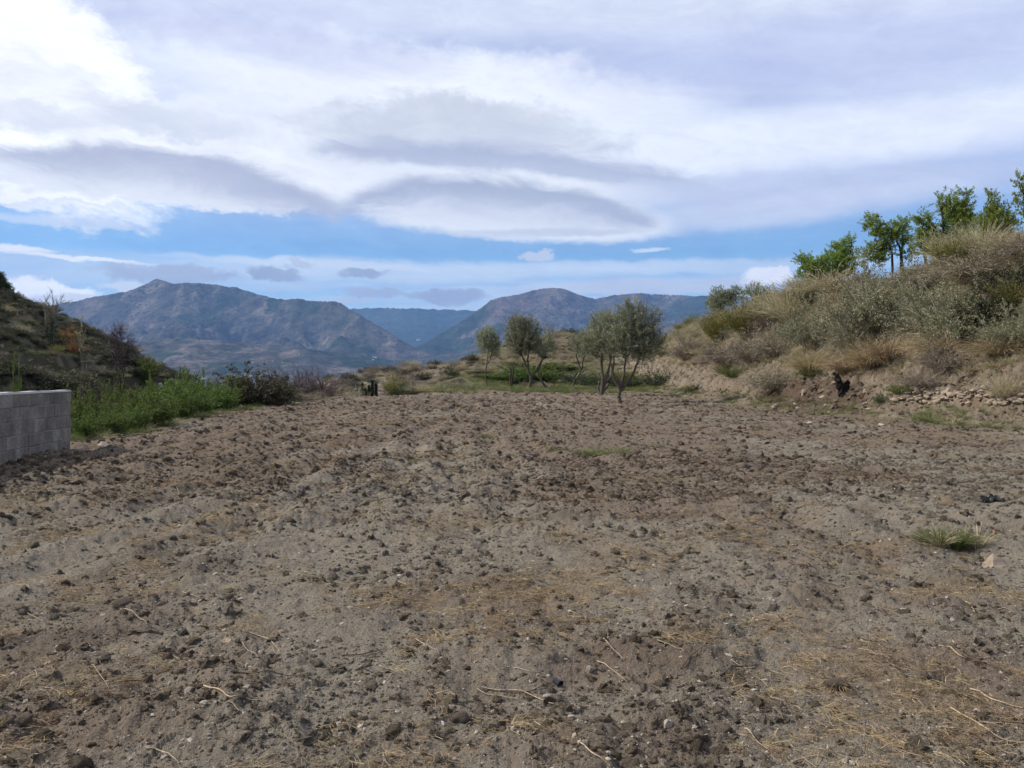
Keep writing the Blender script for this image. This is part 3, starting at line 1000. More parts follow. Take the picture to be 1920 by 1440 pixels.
def kind_parts(kind, seed):
    """the two meshes (stems, foliage) of a plant about one metre high"""
    r = np.random.default_rng(seed)
    if kind == 'saltbush':
        P = stem_lines(r, 70, 1.15, 0.55, 1.05, 0.3)
        T = side_twigs(r, P, 7, 0.25, 0.22, 0.9)
        st = ribbon_mesh(r, np.concatenate([P]), 0.016, M['drybrown'], 'stems')
        fo = leafy(r, T, 40, 0.1, 0.026, 0.012, 1.0, M['greygreen'], 'foliage', 0.012)
    elif kind == 'drygrass':
        P = stem_lines(r, 900, 0.75, 0.45, 1.05, 0.9, 4, 0.22)
        st = ribbon_mesh(r, P, 0.010, M['drygrass'], 'stems')
        fo = leafy(r, P[:500], 3, 0.6, 0.07, 0.010, 0.6, M['drygrass'], 'foliage')
    elif kind == 'tawny':
        P = stem_lines(r, 800, 0.95, 0.4, 1.0, 1.1, 4, 0.2)
        st = ribbon_mesh(r, P, 0.011, M['tawny'], 'stems')
        fo = leafy(r, P[:400], 3, 0.5, 0.08, 0.010, 0.6, M['tawny'], 'foliage')
    elif kind == 'drybush':
        P = stem_lines(r, 110, 1.15, 0.5, 1.0, 0.5)
        T = side_twigs(r, P, 12, 0.2, 0.22, 0.9)
        st = ribbon_mesh(r, P, 0.013, M['drybrown'], 'stems')
        T2 = side_twigs(r, T, 2, 0.3, 0.12, 0.9)
        fo = ribbon_mesh(r, np.concatenate([T, T2]), 0.0085, M['drybrown'], 'foliage')
    elif kind == 'palebush':
        P = stem_lines(r, 150, 1.0, 0.5, 1.0, 0.4)
        T = side_twigs(r, P, 10, 0.25, 0.2, 0.7)
        st = ribbon_mesh(r, P, 0.011, M['drygrass'], 'stems')
        fo = ribbon_mesh(r, T, 0.009, M['drygrass'], 'foliage')
        
    elif kind == 'broom':
        P = stem_lines(r, 260, 0.65, 0.5, 1.05, 0.2)
        T = side_twigs(r, P, 5, 0.3, 0.2, 0.35)
        st = ribbon_mesh(r, P, 0.010, M['yellowgreen'], 'stems')
        fo = leafy(r, T, 3, 0.2, 0.075, 0.015, 0.4, M['yellowgreen'], 'foliage')
    elif kind == 'sapling':
        P = stem_lines(r, 30, 0.72, 0.55, 1.08, 0.3, 5, 0.12)
        T = side_twigs(r, P, 9, 0.15, 0.26, 0.9)
        st = ribbon_mesh(r, P, 0.016, M['palebark'] if 'palebark' in M else None, 'stems')
        fo = leafy(r, T, 42, 0.25, 0.044, 0.024, 1.0, M['sapling'], 'foliage', 0.018)
    elif kind == 'scrub':
        P = stem_lines(r, 60, 1.2, 0.5, 1.0, 0.4)
        T = side_twigs(r, P, 8, 0.2, 0.22, 0.9)
        st = ribbon_mesh(r, P, 0.016, M['drybrown'], 'stems')
        fo = leafy(r, T, 10, 0.1, 0.062, 0.026, 1.0, M['scrub'], 'foliage')
    elif kind == 'darkbush':
        P = stem_lines(r, 90, 1.15, 0.55, 1.0, 0.4)
        T = side_twigs(r, P, 10, 0.2, 0.20, 0.9)
        st = ribbon_mesh(r, np.concatenate([P]), 0.015, M['drybrown'], 'stems')
        fo = leafy(r, T, 20, 0.0, 0.050, 0.024, 1.0, M['scrub'], 'foliage', 0.015)
    elif kind == 'autumn':
        P = stem_lines(r, 40, 0.9, 0.55, 1.0, 0.3)
        T = side_twigs(r, P, 8, 0.25, 0.22, 0.8)
        st = ribbon_mesh(r, P, 0.014, M['drybrown'], 'stems')
        fo = leafy(r, T, 9, 0.1, 0.055, 0.024, 1.0, M['orangeleaf'], 'foliage')
    elif kind == 'baretwig':
        P = stem_lines(r, 46, 0.75, 0.5, 1.05, 0.2)
        T = side_twigs(r, P, 14, 0.25, 0.26, 0.6)
        T2 = side_twigs(r, T, 3, 0.2, 0.14, 0.7)
        st = ribbon_mesh(r, P, 0.012, M['purpletwig'], 'stems')
        fo = ribbon_mesh(r, np.concatenate([T, T2]), 0.0065, M['purpletwig'], 'foliage')
    elif kind == 'evergreen':
        P = stem_lines(r, 50, 1.1, 0.55, 1.0, 0.4)
        T = side_twigs(r, P, 9, 0.2, 0.2, 0.9)
        st = ribbon_mesh(r, P, 0.016, M['drybrown'], 'stems')
        fo = leafy(r, T, 12, 0.1, 0.05, 0.022, 1.0, M['darkgreen'], 'foliage')
    elif kind == 'weed':
        P = stem_lines(r, 260, 0.95, 0.4, 1.0, 0.7, 4, 0.3)
        st = ribbon_mesh(r, P, 0.014, M['weed'], 'stems')
        fo = leafy(r, P, 4, 0.3, 0.10, 0.026, 0.7, M['weed'], 'foliage')
    return st, fo


KIND = {}


def plant_meshes(kind, var):
    if (kind, var) not in KIND:
        KIND[(kind, var)] = kind_parts(kind, 1000 + 37 * var + sum(map(ord, kind)))
    return KIND[(kind, var)]


NAMES = {'saltbush': ('saltbush_shrub', 'shrub'), 'drygrass': ('dry_grass_clump', 'dry grass'), 'tawny': ('tawny_grass_clump', 'dry grass'), 'drybush': ('dry_brown_shrub', 'shrub'),
         'palebush': ('pale_dry_shrub', 'shrub'), 'broom': ('broom_shrub', 'shrub'), 'sapling': ('green_sapling', 'sapling'), 'scrub': ('scrub_bush', 'bush'),
         'darkbush': ('dark_bush', 'bush'), 'autumn': ('autumn_bush', 'bush'), 'baretwig': ('bare_shrub', 'shrub'), 'evergreen': ('evergreen_shrub', 'shrub'), 'weed': ('weed_clump', 'weeds')}


def plant(kind, X, Y, z, h, w, label, group=None, var=None):
    nm, cat = NAMES[kind]
    var = random.randrange(2) if var is None else var
    st, fo = plant_meshes(kind, var)
    e = empty(nm, (X, Y, z - 0.04), label, cat, group, random.uniform(0, 6.28), (w, w, h))
    obj('stems', st, e)
    obj('foliage', fo, e)
    return e


# ------------------------------------------------------------------ trees drawn limb by limb
def smooth_line(pts, n=9):
    pts = np.asarray(pts, float)
    if len(pts) < 3:
        return pts[0] + (pts[-1] - pts[0]) * np.linspace(0, 1, n)[:, None]
    t = np.linspace(0, len(pts) - 1, n)
    ext = np.vstack([2 * pts[0] - pts[1], pts, 2 * pts[-1] - pts[-2]])
    i = np.minimum(t.astype(int), len(pts) - 2)
    f = (t - i)[:, None]
    p0, p1, p2, p3 = ext[i], ext[i + 1], ext[i + 2], ext[i + 3]
    return 0.5 * (2 * p1 + (p2 - p0) * f + (2 * p0 - 5 * p1 + 4 * p2 - p3) * f ** 2 + (3 * p1 - p0 - 3 * p2 + p3) * f ** 3)


def tree(name, cat, label, Y, base, stems, blobs, bark, leafmat, r0=0.09, per_m3=60, twig=0.45, leaf=(0.125, 0.034), per=22, group=None, up=0.55, seed=0, splay=0.7, foot=None, fit=1.0):
    """stems: polylines in photograph pixels starting near the ground; blobs: (cx, cy, rx, ry) of the crown in pixels; all at the depth Y"""
    r = np.random.default_rng(500 + seed)
    m = Y / F                                              # metres per pixel at this depth
    bx = (base[0] - 960) * m
    bz = float(surf(bx, Y)[0]) if foot is None else foot

    def loc(px, py, dy=0.0):
        return np.array([(px - 960) * m - bx, dy, EYE + (HOR - py) * m - bz])
    polys, ends = [], []
    for k, s in enumerate(stems):
        pts = [loc(px, py, 0) for px, py in s]
        dy = r.uniform(-0.5, 0.5) * 0.25 * max(2.0, pts[-1][2])
        for q, p in enumerate(pts):
            p[1] = dy * (q / max(1, len(pts) - 1)) ** 1.3
        if k == 0:
            pts[0] = np.array([0, 0, -0.12])
        L = smooth_line(pts, 10)
        L[1:] += r.normal(0, 0.018, (9, 3))
        ra = r0 * (1.0 if k == 0 else 0.72) * np.linspace(1, 0.45, 10)
        if k == 0:
            ra[0] *= 1.35
        polys.append((L, ra))
        ends += [L[-1], L[-2], L[-4]]
    ends = np.array(ends)
    tw = []
    for (cx, cy, rx, ry) in blobs:
        c = loc(cx, cy, r.uniform(-0.45, 0.45) * rx * m)
        R = np.array([rx * m, 0.9 * rx * m, ry * m]) * fit
        n = max(12, int(2.15 * per_m3 * 4.2 * R.prod() ** 0.85))
        q = norm(r.normal(size=(n, 3))) * (r.uniform(0.0, 1, (n, 1)) ** 0.45)
        p = c + q * R
        dirs = norm(q * 0.9 + np.array([0, 0, up]) + r.normal(0, 0.45, (n, 3)))
        ln = twig * r.uniform(0.5, 1.25, (n, 1))
        mid = p + dirs * ln * 0.5 + r.normal(0, 0.03, (n, 3))
        tip = p + dirs * ln + np.array([0, 0, -0.06]) * ln
        tw.append(np.stack([p, mid, tip], 1))
        for j in range(max(3, min(9, int(R.max() * 8)))):
            tgt = c + norm(r.normal(size=3)) * R * 0.75 * r.uniform(0.2, 1)
            s0 = ends[np.argmin(np.linalg.norm(ends - tgt, axis=1))]
            a = s0 + (tgt - s0) * 0.5 + r.normal(0, 0.10, 3) * np.linalg.norm(tgt - s0) + np.array([0, 0, -0.05])
            polys.append((smooth_line([s0, a, tgt], 7), r0 * 0.30 * np.linspace(1, 0.25, 7)))
    T = np.concatenate(tw)
    e = empty(name, (bx, Y, bz), label, cat, group)
    V, Q = tubes(polys, 6)
    obj('trunk', np_mesh('trunk', V, Q, bark, smooth=True), e)
    p, d = along(T, per, 0.0, r)
    dd = norm(d * 0.6 + splay * norm(r.normal(size=d.shape)) + np.array([0, 0, 0.15]))
    p = p + r.normal(0, leaf[0] * 0.25, p.shape)
    n = len(p)
    V, Q = leaves(p, dd, leaf[0] * r.uniform(0.6, 1.3, n), leaf[1] * r.uniform(0.7, 1.3, n), r)
    tone = np.clip(np.repeat(r.normal(0.5, 0.17, len(T)), per) + r.normal(0, 0.17, n), 0, 1)
    me = np_mesh('crown', V, Q, leafmat, {'rnd': np.repeat(tone, 4)})
    obj('crown', me, e)
    return e


def bare_tree(name, label, Y, base, stems, mat, matobj, n1=9, n2=5, l1=0.9, r0=0.05, seed=0, ivy=None, cat='bare tree', splay=0.55):
    r = np.random.default_rng(700 + seed)
    m = Y / F
    bx = (base[0] - 960) * m
    bz = float(surf(bx, Y)[0])
    polys = []
    for k, s in enumerate(stems):
        pts = [np.array([(px - 960) * m - bx, 0.0, EYE + (HOR - py) * m - bz]) for px, py in s]
        pts[0][2] = -0.1
        dy = r.uniform(-0.4, 0.4)
        for q, p in enumerate(pts):
            p[1] = dy * q / max(1, len(pts) - 1)
        L = smooth_line(pts, 10)
        polys.append((L, r0 * np.linspace(1, 0.2, 10)))
    S = np.stack([p for p, _ in polys])
    T = side_twigs(r, S, n1, 0.3, l1, splay)
    T[:, :, 2] = np.maximum(T[:, :, 2], 0.1)
    T2 = side_twigs(r, T, n2, 0.15, l1 * 0.5, splay)
    T3 = side_twigs(r, T2, 3, 0.15, l1 * 0.28, splay)
    e = empty(name, (bx, Y, bz), label, cat)
    polys += [(smooth_line(t, 5), r0 * 0.3 * np.linspace(1, 0.3, 5)) for t in T]
    V, Q = tubes(polys, 5)
    obj('trunk', np_mesh('trunk', V, Q, matobj, smooth=True), e)
    if n1 > 2:
        obj('twigs', ribbon_mesh(r, np.concatenate([T2, T3]), 0.020, mat, 'twigs'), e)
    if ivy:
        I = S[:, :6]
        I = np.repeat(I, 6, 0) + r.normal(0, 0.16, (len(I) * 6, 1, 3))
        obj('ivy', leafy(r, I, 70, 0.0, 0.12, 0.07, 1.2, M['darkgreen'], 'ivy', 0.08), e)
    return e


# ------------------------------------------------------------------ scattering of what nobody could count
PROTO = {}


def proto(name, me):
    return bpy.data.objects.new(name, me)          # not linked: its shape is read by the scatter only


def scatter(name, protos, P, rot, scl, idx, rnd, label=None, cat=None, tint=None):
    n = len(P)
    me = bpy.data.meshes.new(name)
    me.vertices.add(n)
    me.vertices.foreach_set('co', np.asarray(P, np.float32).ravel())
    for nm, typ, v, key in (('turn', 'FLOAT_VECTOR', rot, 'vector'), ('size', 'FLOAT_VECTOR', scl, 'vector'), ('which', 'INT', idx, 'value'), ('rnd', 'FLOAT', rnd, 'value')):
        a = me.attributes.new(nm, typ, 'POINT')
        a.data.foreach_set(key, np.asarray(v, np.int32 if typ == 'INT' else np.float32).ravel())
    if tint is not None:
        a = me.attributes.new('tint', 'FLOAT_COLOR', 'POINT')
        a.data.foreach_set('color', np.concatenate([tint, np.ones((n, 1))], 1).astype(np.float32).ravel())
    o = obj(name, me)
    tag(o, label, cat, None, 'stuff')
    g = bpy.data.node_groups.new('scatter_' + name, 'GeometryNodeTree')
    g.interface.new_socket('Geometry', in_out='INPUT', socket_type='NodeSocketGeometry')
    g.interface.new_socket('Geometry', in_out='OUTPUT', socket_type='NodeSocketGeometry')
    gi, go = g.nodes.new('NodeGroupInput'), g.nodes.new('NodeGroupOutput')
    iop = g.nodes.new('GeometryNodeInstanceOnPoints')
    mp = g.nodes.new('GeometryNodeMeshToPoints')
    g.links.new(gi.outputs[0], mp.inputs[0])
    g.links.new(mp.outputs[0], iop.inputs['Points'])
    join = g.nodes.new('GeometryNodeGeometryToInstance')
    for p in protos[::-1]:
        oi = g.nodes.new('GeometryNodeObjectInfo')
        oi.inputs['Object'].default_value = p
        oi.inputs['As Instance'].default_value = False
        g.links.new(oi.outputs['Geometry'], join.inputs[0])
    g.links.new(join.outputs[0], iop.inputs['Instance'])
    iop.inputs['Pick Instance'].default_value = True

    def named(nm, typ):
        a = g.nodes.new('GeometryNodeInputNamedAttribute')
        a.data_type = typ
        a.inputs['Name'].default_value = nm
        return a.outputs['Attribute']
    g.links.new(named('which', 'INT'), iop.inputs['Instance Index'])
    er = g.nodes.new('FunctionNodeEulerToRotation')
    g.links.new(named('turn', 'FLOAT_VECTOR'), er.inputs[0])
    g.links.new(er.outputs[0], iop.inputs['Rotation'])
    g.links.new(named('size', 'FLOAT_VECTOR'), iop.inputs['Scale'])
    g.links.new(iop.outputs[0], go.inputs[0])
    md = o.modifiers.new('scatter', 'NODES')
    md.node_group = g
    return o


def ico(sub, seed, rough=0.25, flat=0.7, freq=1.6, ang=False):
    """an irregular lump about one unit across"""
    import bmesh
    bm = bmesh.new()
    bmesh.ops.create_icosphere(bm, subdivisions=sub, radius=0.5)
    V = np.array([v.co[:] for v in bm.verts])
    Fq = np.array([[v.index for v in f.verts] for f in bm.faces])
    bm.free()
    r = np.random.default_rng(seed)
    n = norm(V)
    dsp = np.zeros(len(V))
    for k in range(4):
        ph = r.uniform(0, 6.28, (6, ))
        w = r.normal(size=(6, 3)) * freq * (1.9 ** k)
        dsp += (0.58 ** k) * np.sin(n @ w.T * 2 + ph).mean(1) * 1.6
    V = V * (1 + rough * dsp)[:, None]
    if ang:                                        # cut by a few planes: a broken stone
        for k in range(7):
            d = norm(r.normal(size=3)[None])[0]
            h = r.uniform(0.26, 0.40)
            s = V @ d - h
            V = V - np.where(s > 0, s, 0)[:, None] * d * 0.92
    V = V * np.array([1, r.uniform(0.7, 1.0), flat])
    return V, Fq


def zone_points(n, fn, y0, y1, umax=0.62, power=1.0):
    """n random ground points in the wedge of view, thinned by fn(X, Y)"""
    out = []
    c = 0
    while c < n:
        k = max(2000, n)
        Y = y0 + (y1 - y0) * rng.uniform(0, 1, k) ** power
        U = rng.uniform(-umax, umax, k)
        X = U * Y
        keep = rng.uniform(0, 1, k) < fn(X, Y) * 1.0
        out.append(np.stack([X[keep], Y[keep]], -1))
        c += keep.sum()
        if len(out) > 60:
            break
    q = np.concatenate(out)[:n]
    return q[:, 0], q[:, 1]


def in_field(X, Y):
    return sm(-0.1, 0.4, X - xl_of(Y)) * sm(0.2, 0.8, xr_of(Y) - X) * sm(63, 61, Y + 5 * (1 - sm(-12, -5, X)))


# ================================================================== THE BLOCK WALL
def build_wall():
    import bmesh
    ax, ay, bx, by = -8.83, 15.3, -9.12, 18.15
    L = math.hypot(bx - ax, by - ay)
    tx, ty = (bx - ax) / L, (by - ay) / L
    bh, bl, th, gap = 0.245, 0.50, 0.20, 0.011
    top = EYE + (HOR - 737.0) / F * 16.5
    rows = 6
    z0 = top - rows * bh
    rot = math.atan2(ty, tx)
    e = empty('block_wall', (bx, by, z0), 'low wall of bare grey concrete blocks at the left edge of the field', 'wall', None, rot)
    # local x runs along the wall, away from the camera; 0 is its far end
    r = random.Random(4)

    def block_mesh(l, h, t, bev=0.008):
        bm = bmesh.new()
        bmesh.ops.create_cube(bm, size=1.0)
        for v in bm.verts:
            v.co = Vector((v.co.x * l, v.co.y * t, v.co.z * h))
        bmesh.ops.bevel(bm, geom=list(bm.edges), offset=bev, segments=1, affect='EDGES')
        me = bpy.data.meshes.new('block')
        bm.to_mesh(me)
        bm.free()
        me.materials.append(M['block'])
        return me
    full = block_mesh(bl - gap, bh - gap, th)
    half = block_mesh(bl / 2 - gap, bh - gap, th)
    short = block_mesh(bl * 0.7 - gap, bh - gap, th)
    for k in range(rows):
        x = 0.0 - (0.06 if k == 1 else 0.0)
        first = k % 2 == 1
        j = 0
        while x > -7.0:
            me, l = (half, bl / 2) if (first and j == 0) else ((short, bl * 0.7) if r.random() < 0.12 else (full, bl))
            b = obj('block', me, e, (x - l / 2, r.uniform(-0.006, 0.006), (k + 0.5) * bh + r.uniform(-0.003, 0.003)))
            b.rotation_euler = (r.uniform(-0.008, 0.008), r.uniform(-0.006, 0.006), r.uniform(-0.01, 0.01))
            x -= l
            j += 1
    # bedding joints, a little behind the faces, and the smoothed cap
    me = block_mesh(7.0, rows * bh - 0.03, th - 0.016, 0.004)
    me.materials.clear()
    me.materials.append(M['mortar'])
    obj('mortar', me, e, (-3.54, 0, rows * bh / 2))
    n = 60
    xs = np.linspace(0.0, -7.0, n)
    hh = 0.016 + 0.034 * np.convolve(np.random.default_rng(2).uniform(0, 1, n + 4), np.ones(5) / 5, 'valid')
    prof = []
    for x, h in zip(xs, hh):
        prof += [(x, -th / 2 - 0.006, rows * bh - 0.004), (x, -th / 2 + 0.02, rows * bh + h), (x, th / 2 - 0.02, rows * bh + h), (x, th / 2 + 0.006, rows * bh - 0.004)]
    Q = []
    for i in range(n - 1):
        for j in range(3):
            Q.append((i * 4 + j, i * 4 + j + 1, i * 4 + 5 + j, i * 4 + 4 + j))
        Q.append((i * 4 + 3, i * 4, i * 4 + 4, i * 4 + 7))
    Q += [(3, 2, 1, 0), (4 * n - 4, 4 * n - 3, 4 * n - 2, 4 * n - 1)]
    obj('cap', np_mesh('cap', prof, Q, M['cap']), e)


build_wall()


# ================================================================== THE TREES
OL = dict(bark=M['bark'], leafmat=M['olive'], twig=0.62, up=0.75, fit=0.93, leaf=(0.115, 0.028), per=30)
OLG = 'olive trees at the far end of the field'
tree('olive_tree', 'olive tree', 'smallest slim olive tree, farthest from the bank, standing alone', 76, (915, 728),
     [[(914.5, 728), (910, 705), (912, 686), (914.5, 669), (917, 655)], [(912, 688), (921, 668), (925, 655)]],
     [(916, 646, 20, 22), (918, 628, 13, 11), (907, 640, 12, 16), (927, 650, 11, 14)], r0=0.085, group=OLG, seed=1, per_m3=55, **OL)
tree('olive_tree', 'olive tree', 'broad upright olive tree whose trunk splits into a V above the tilled soil', 70, (993, 731),
     [[(993, 731), (995, 715), (995.5, 707)], [(995.5, 707), (988, 688), (983, 676), (979, 664)], [(995, 709), (991, 694), (990, 675), (992, 655)],
      [(996, 708), (1006, 694), (1014, 680), (1022, 664)]],
     [(968, 622, 20, 22), (981, 645, 29, 21), (998, 627, 18, 20), (961, 646, 14, 17), (1004, 650, 15, 17), (972, 606, 14, 12), (990, 610, 12, 12), (1012, 664, 12, 8), (975, 664, 14, 8)],
     r0=0.165, group=OLG, seed=2, per_m3=48, **OL)
tree('olive_tree', 'olive tree', 'thin olive tree with a dark trunk leaning left under a narrow pointed crown', 72, (1031, 730),
     [[(1031, 730), (1018, 719), (1010, 703), (1008, 697)], [(1008, 698), (1014, 682), (1024, 660), (1028, 640)]],
     [(1029, 632, 9, 18), (1025, 653, 14, 14), (1036, 658, 10, 11), (1014, 655, 10, 10)], r0=0.13, group=OLG, seed=3, per_m3=50, **OL)
tree('olive_tree', 'olive tree', 'olive tree with a trunk leaning right, partly behind the two largest olives', 74, (1072, 729),
     [[(1072, 729), (1079, 711), (1089, 696), (1092, 682), (1096, 660)], [(1090, 694), (1082, 672), (1080, 655)]],
     [(1089, 660, 14, 12), (1095, 640, 19, 17), (1081, 648, 13, 14), (1104, 655, 12, 13)], r0=0.13, group=OLG, seed=4, per_m3=48, **OL)
tree('olive_tree', 'olive tree', 'tall olive tree on a bunch of dark stems just left of the nearest olive', 58, (1127, 743),
     [[(1127, 743), (1130, 722), (1131, 702), (1128, 680), (1130, 655)], [(1129, 738), (1137, 712), (1145, 680), (1150, 650)], [(1125, 741), (1122, 725), (1124, 715)],
      [(1131, 735), (1143, 712), (1150, 690), (1152, 660)]],
     [(1131, 609, 22, 23), (1127, 640, 24, 22), (1152, 632, 19, 24), (1114, 657, 14, 14), (1150, 607, 15, 15), (1140, 660, 22, 14), (1106, 638, 16, 18), (1102, 660, 14, 11), (1118, 618, 14, 14)], r0=0.145, group=OLG, seed=5, per_m3=48, **OL)
tree('olive_tree', 'olive tree', 'largest and nearest olive tree, three spread stems and a wide grey-green crown', 48, (1163, 756),
     [[(1163, 756), (1161, 742), (1162, 731)], [(1162, 733), (1153, 711), (1147, 690), (1141, 668)], [(1162, 731), (1167, 715), (1170, 698), (1173, 668)],
      [(1164, 733), (1181, 711), (1193, 686), (1203, 664)]],
     [(1185, 582, 17, 17), (1204, 598, 22, 20), (1168, 603, 23, 21), (1192, 628, 33, 25), (1222, 632, 20, 24), (1213, 658, 21, 15), (1166, 642, 20, 21), (1230, 596, 10, 11), (1190, 655, 20, 14), (1148, 662, 16, 10), (1207, 670, 22, 11), (1122, 630, 14, 16), (1174, 664, 20, 11), (1232, 650, 16, 16)],
     r0=0.135, group=OLG, seed=6, per_m3=52, **OL)

ALM = dict(bark=M['darkbark'], leafmat=M['almond'], leaf=(0.105, 0.042), twig=0.48, per=36, up=0.6, splay=0.8, fit=0.86)
ALG = 'almond trees on top of the bank'
tree('almond_tree', 'almond tree', 'low spreading almond tree farthest down the crest, against the blue gap of sky', 58, (1556, 540),
     [[(1556, 545), (1558, 515), (1566, 492), (1580, 468)], [(1557, 520), (1535, 502), (1514, 490)], [(1558, 512), (1588, 485), (1594, 455)]],
     [(1580, 470, 20, 19), (1562, 492, 24, 19), (1521, 499, 24, 17), (1503, 488, 12, 9), (1510, 517, 16, 10), (1593, 454, 8, 13), (1590, 488, 14, 14), (1540, 520, 24, 12), (1590, 508, 14, 12), (1543, 510, 26, 14), (1573, 512, 22, 12)],
     r0=0.09, group=ALG, seed=11, per_m3=58, **ALM)
tree('almond_tree', 'almond tree', 'almond tree with two bare dark trunks showing under a divided crown', 50, (1691, 490),
     [[(1691, 495), (1690, 478), (1685, 465), (1678, 450)], [(1690, 480), (1694, 450), (1697, 430)], [(1672, 520), (1672, 475), (1660, 455), (1645, 435)]],
     [(1637, 424, 18, 18), (1648, 438, 20, 17), (1684, 446, 25, 17), (1696, 422, 13, 13), (1642, 466, 20, 10), (1620, 482, 16, 10), (1700, 476, 14, 10), (1650, 486, 22, 10), (1672, 431, 13, 12), (1660, 470, 18, 9)],
     r0=0.10, group=ALG, seed=12, per_m3=55, **ALM)
tree('almond_tree', 'almond tree', 'biggest bushiest almond tree, its two high tips above the middle of the crest', 46, (1781, 480),
     [[(1781, 485), (1779, 465), (1770, 440), (1765, 400)], [(1780, 466), (1795, 430), (1806, 385)], [(1737, 515), (1733, 465), (1728, 440), (1735, 420)]],
     [(1732, 421, 19, 20), (1748, 449, 28, 22), (1779, 393, 23, 23), (1762, 375, 9, 11), (1807, 369, 13, 11), (1807, 393, 18, 18), (1795, 428, 33, 24), (1760, 460, 22, 12), (1719, 452, 11, 15), (1780, 455, 30, 16), (1742, 470, 22, 12), (1805, 455, 20, 14), (1800, 410, 24, 18)],
     r0=0.12, group=ALG, seed=13, per_m3=54, **ALM)
tree('almond_tree', 'almond tree', 'rounded almond tree with a forked black trunk, between the bushiest one and the picture edge', 43, (1831, 470),
     [[(1831, 475), (1831, 457), (1824, 445), (1815, 430)], [(1830, 456), (1842, 436), (1858, 410), (1865, 385)]],
     [(1865, 392, 18, 17), (1858, 421, 31, 24), (1882, 428, 20, 20), (1843, 440, 22, 15), (1858, 372, 8, 8), (1876, 410, 16, 16), (1870, 447, 24, 14), (1838, 455, 20, 12), (1892, 442, 16, 14)],
     r0=0.11, group=ALG, seed=14, per_m3=54, **ALM)
tree('almond_tree', 'almond tree', 'almond tree cut off by the right edge of the picture', 39, (1938, 470),
     [[(1938, 478), (1937, 440), (1930, 400), (1922, 360)], [(1937, 440), (1950, 400), (1960, 370)]],
     [(1916, 368, 13, 20), (1913, 338, 7, 8), (1914, 391, 10, 15), (1945, 385, 22, 28), (1925, 410, 14, 18), (1960, 420, 24, 24), (1935, 350, 14, 14)],
     r0=0.10, group=ALG, seed=15, per_m3=46, **ALM)
tree('evergreen_tree', 'tree', 'dark round evergreen tree peeping over the far end of the bank', 100, (1353, 600),
     [[(1353, 604), (1352, 580), (1351, 565)], [(1352, 582), (1368, 560), (1380, 550)]], [(1350, 561, 20, 22), (1340, 572, 14, 14), (1384, 550, 13, 13), (1368, 560, 14, 14)],
     M['darkbark'], M['olive'], r0=0.12, leaf=(0.14, 0.05), twig=0.5, per=22, per_m3=26, seed=21)
tree('yellowish_tree', 'tree', 'yellowish small tree beside the dark round evergreen on the crest', 84, (1425, 590),
     [[(1425, 592), (1424, 570), (1420, 552)], [(1424, 572), (1440, 556), (1446, 546)]], [(1418, 546, 18, 15), (1442, 548, 14, 10), (1402, 552, 12, 10), (1430, 560, 22, 12)],
     M['darkbark'], M['yellowgreen'], r0=0.1, leaf=(0.12, 0.03), twig=0.5, per=20, per_m3=26, seed=22, up=1.2)

# left side
tree('pine_tree', 'pine tree', 'dark pine tree at the left picture edge on top of the hill', 88, (-14, 575),
     [[(-14, 578), (-13, 555), (-12, 530)], [(-13, 552), (4, 546)]], [(-10, 524, 14, 9), (-2, 538, 15, 8), (7, 546, 10, 5), (-22, 545, 14, 10), (-4, 556, 16, 9), (9, 563, 10, 6), (-8, 570, 20, 9)],
     M['darkbark'], M['darkgreen'], r0=0.16, leaf=(0.22, 0.03), twig=0.5, per=60, per_m3=60, seed=23)
bare_tree('bare_tree', 'tall bare tree with many upright ivy-clad trunks on the shaded hill', 72, (92, 668),
          [[(84, 668), (84, 640), (85, 610), (82, 585), (78, 565)], [(90, 668), (91, 635), (94, 600), (96, 572), (94, 553)], [(98, 668), (99, 640), (100, 610), (101, 580), (105, 562)],
           [(87, 668), (86, 630), (88, 600), (88, 570)], [(94, 668), (96, 640), (97, 600), (102, 575), (110, 566)]], M['drybrown'], M['palebark'], 8, 4, 0.9, 0.085, 1, True)
bare_tree('bare_poplar', 'thin pale bare poplar between the ivy-clad tree and the reddish bare tree', 70, (155, 676),
          [[(155, 676), (156, 650), (157, 620), (157, 598)], [(154, 676), (152, 650), (150, 625)]], M['drygrass'], M['palebark'], 12, 4, 0.55, 0.05, 2, splay=0.35)
bare_tree('reddish_bare_tree', 'reddish bare tree with a fine twiggy crown low on the hill', 66, (225, 700),
          [[(225, 700), (225, 680), (222, 655), (219, 622)], [(225, 684), (230, 662), (234, 645)], [(225, 676), (216, 658), (212, 640)], [(225, 668), (228, 648), (226, 626)], [(225, 680), (236, 668), (244, 658)]],
          M['purpletwig'], M['darkbark'], 22, 8, 0.85, 0.038, 3, splay=0.85)
bare_tree('dead_snag', 'short crooked dead trunk at the far left edge of the tilled soil', 54, (608, 752),
          [[(608, 752), (605, 738), (603, 726), (599, 714), (596, 709)], [(603, 726), (604, 720), (601, 716)]], M['purpletwig'], M['darkbark'], 2, 1, 0.2, 0.085, 4, cat='dead tree')
bare_tree('cut_trunk', 'short cut trunk with two stubs between the smallest and the V-shaped olive', 72, (958, 730),
          [[(958, 730), (957, 710), (958, 696), (954, 687)], [(958, 698), (963, 688)]], M['purpletwig'], M['darkbark'], 1, 1, 0.15, 0.13, 5, cat='dead tree')


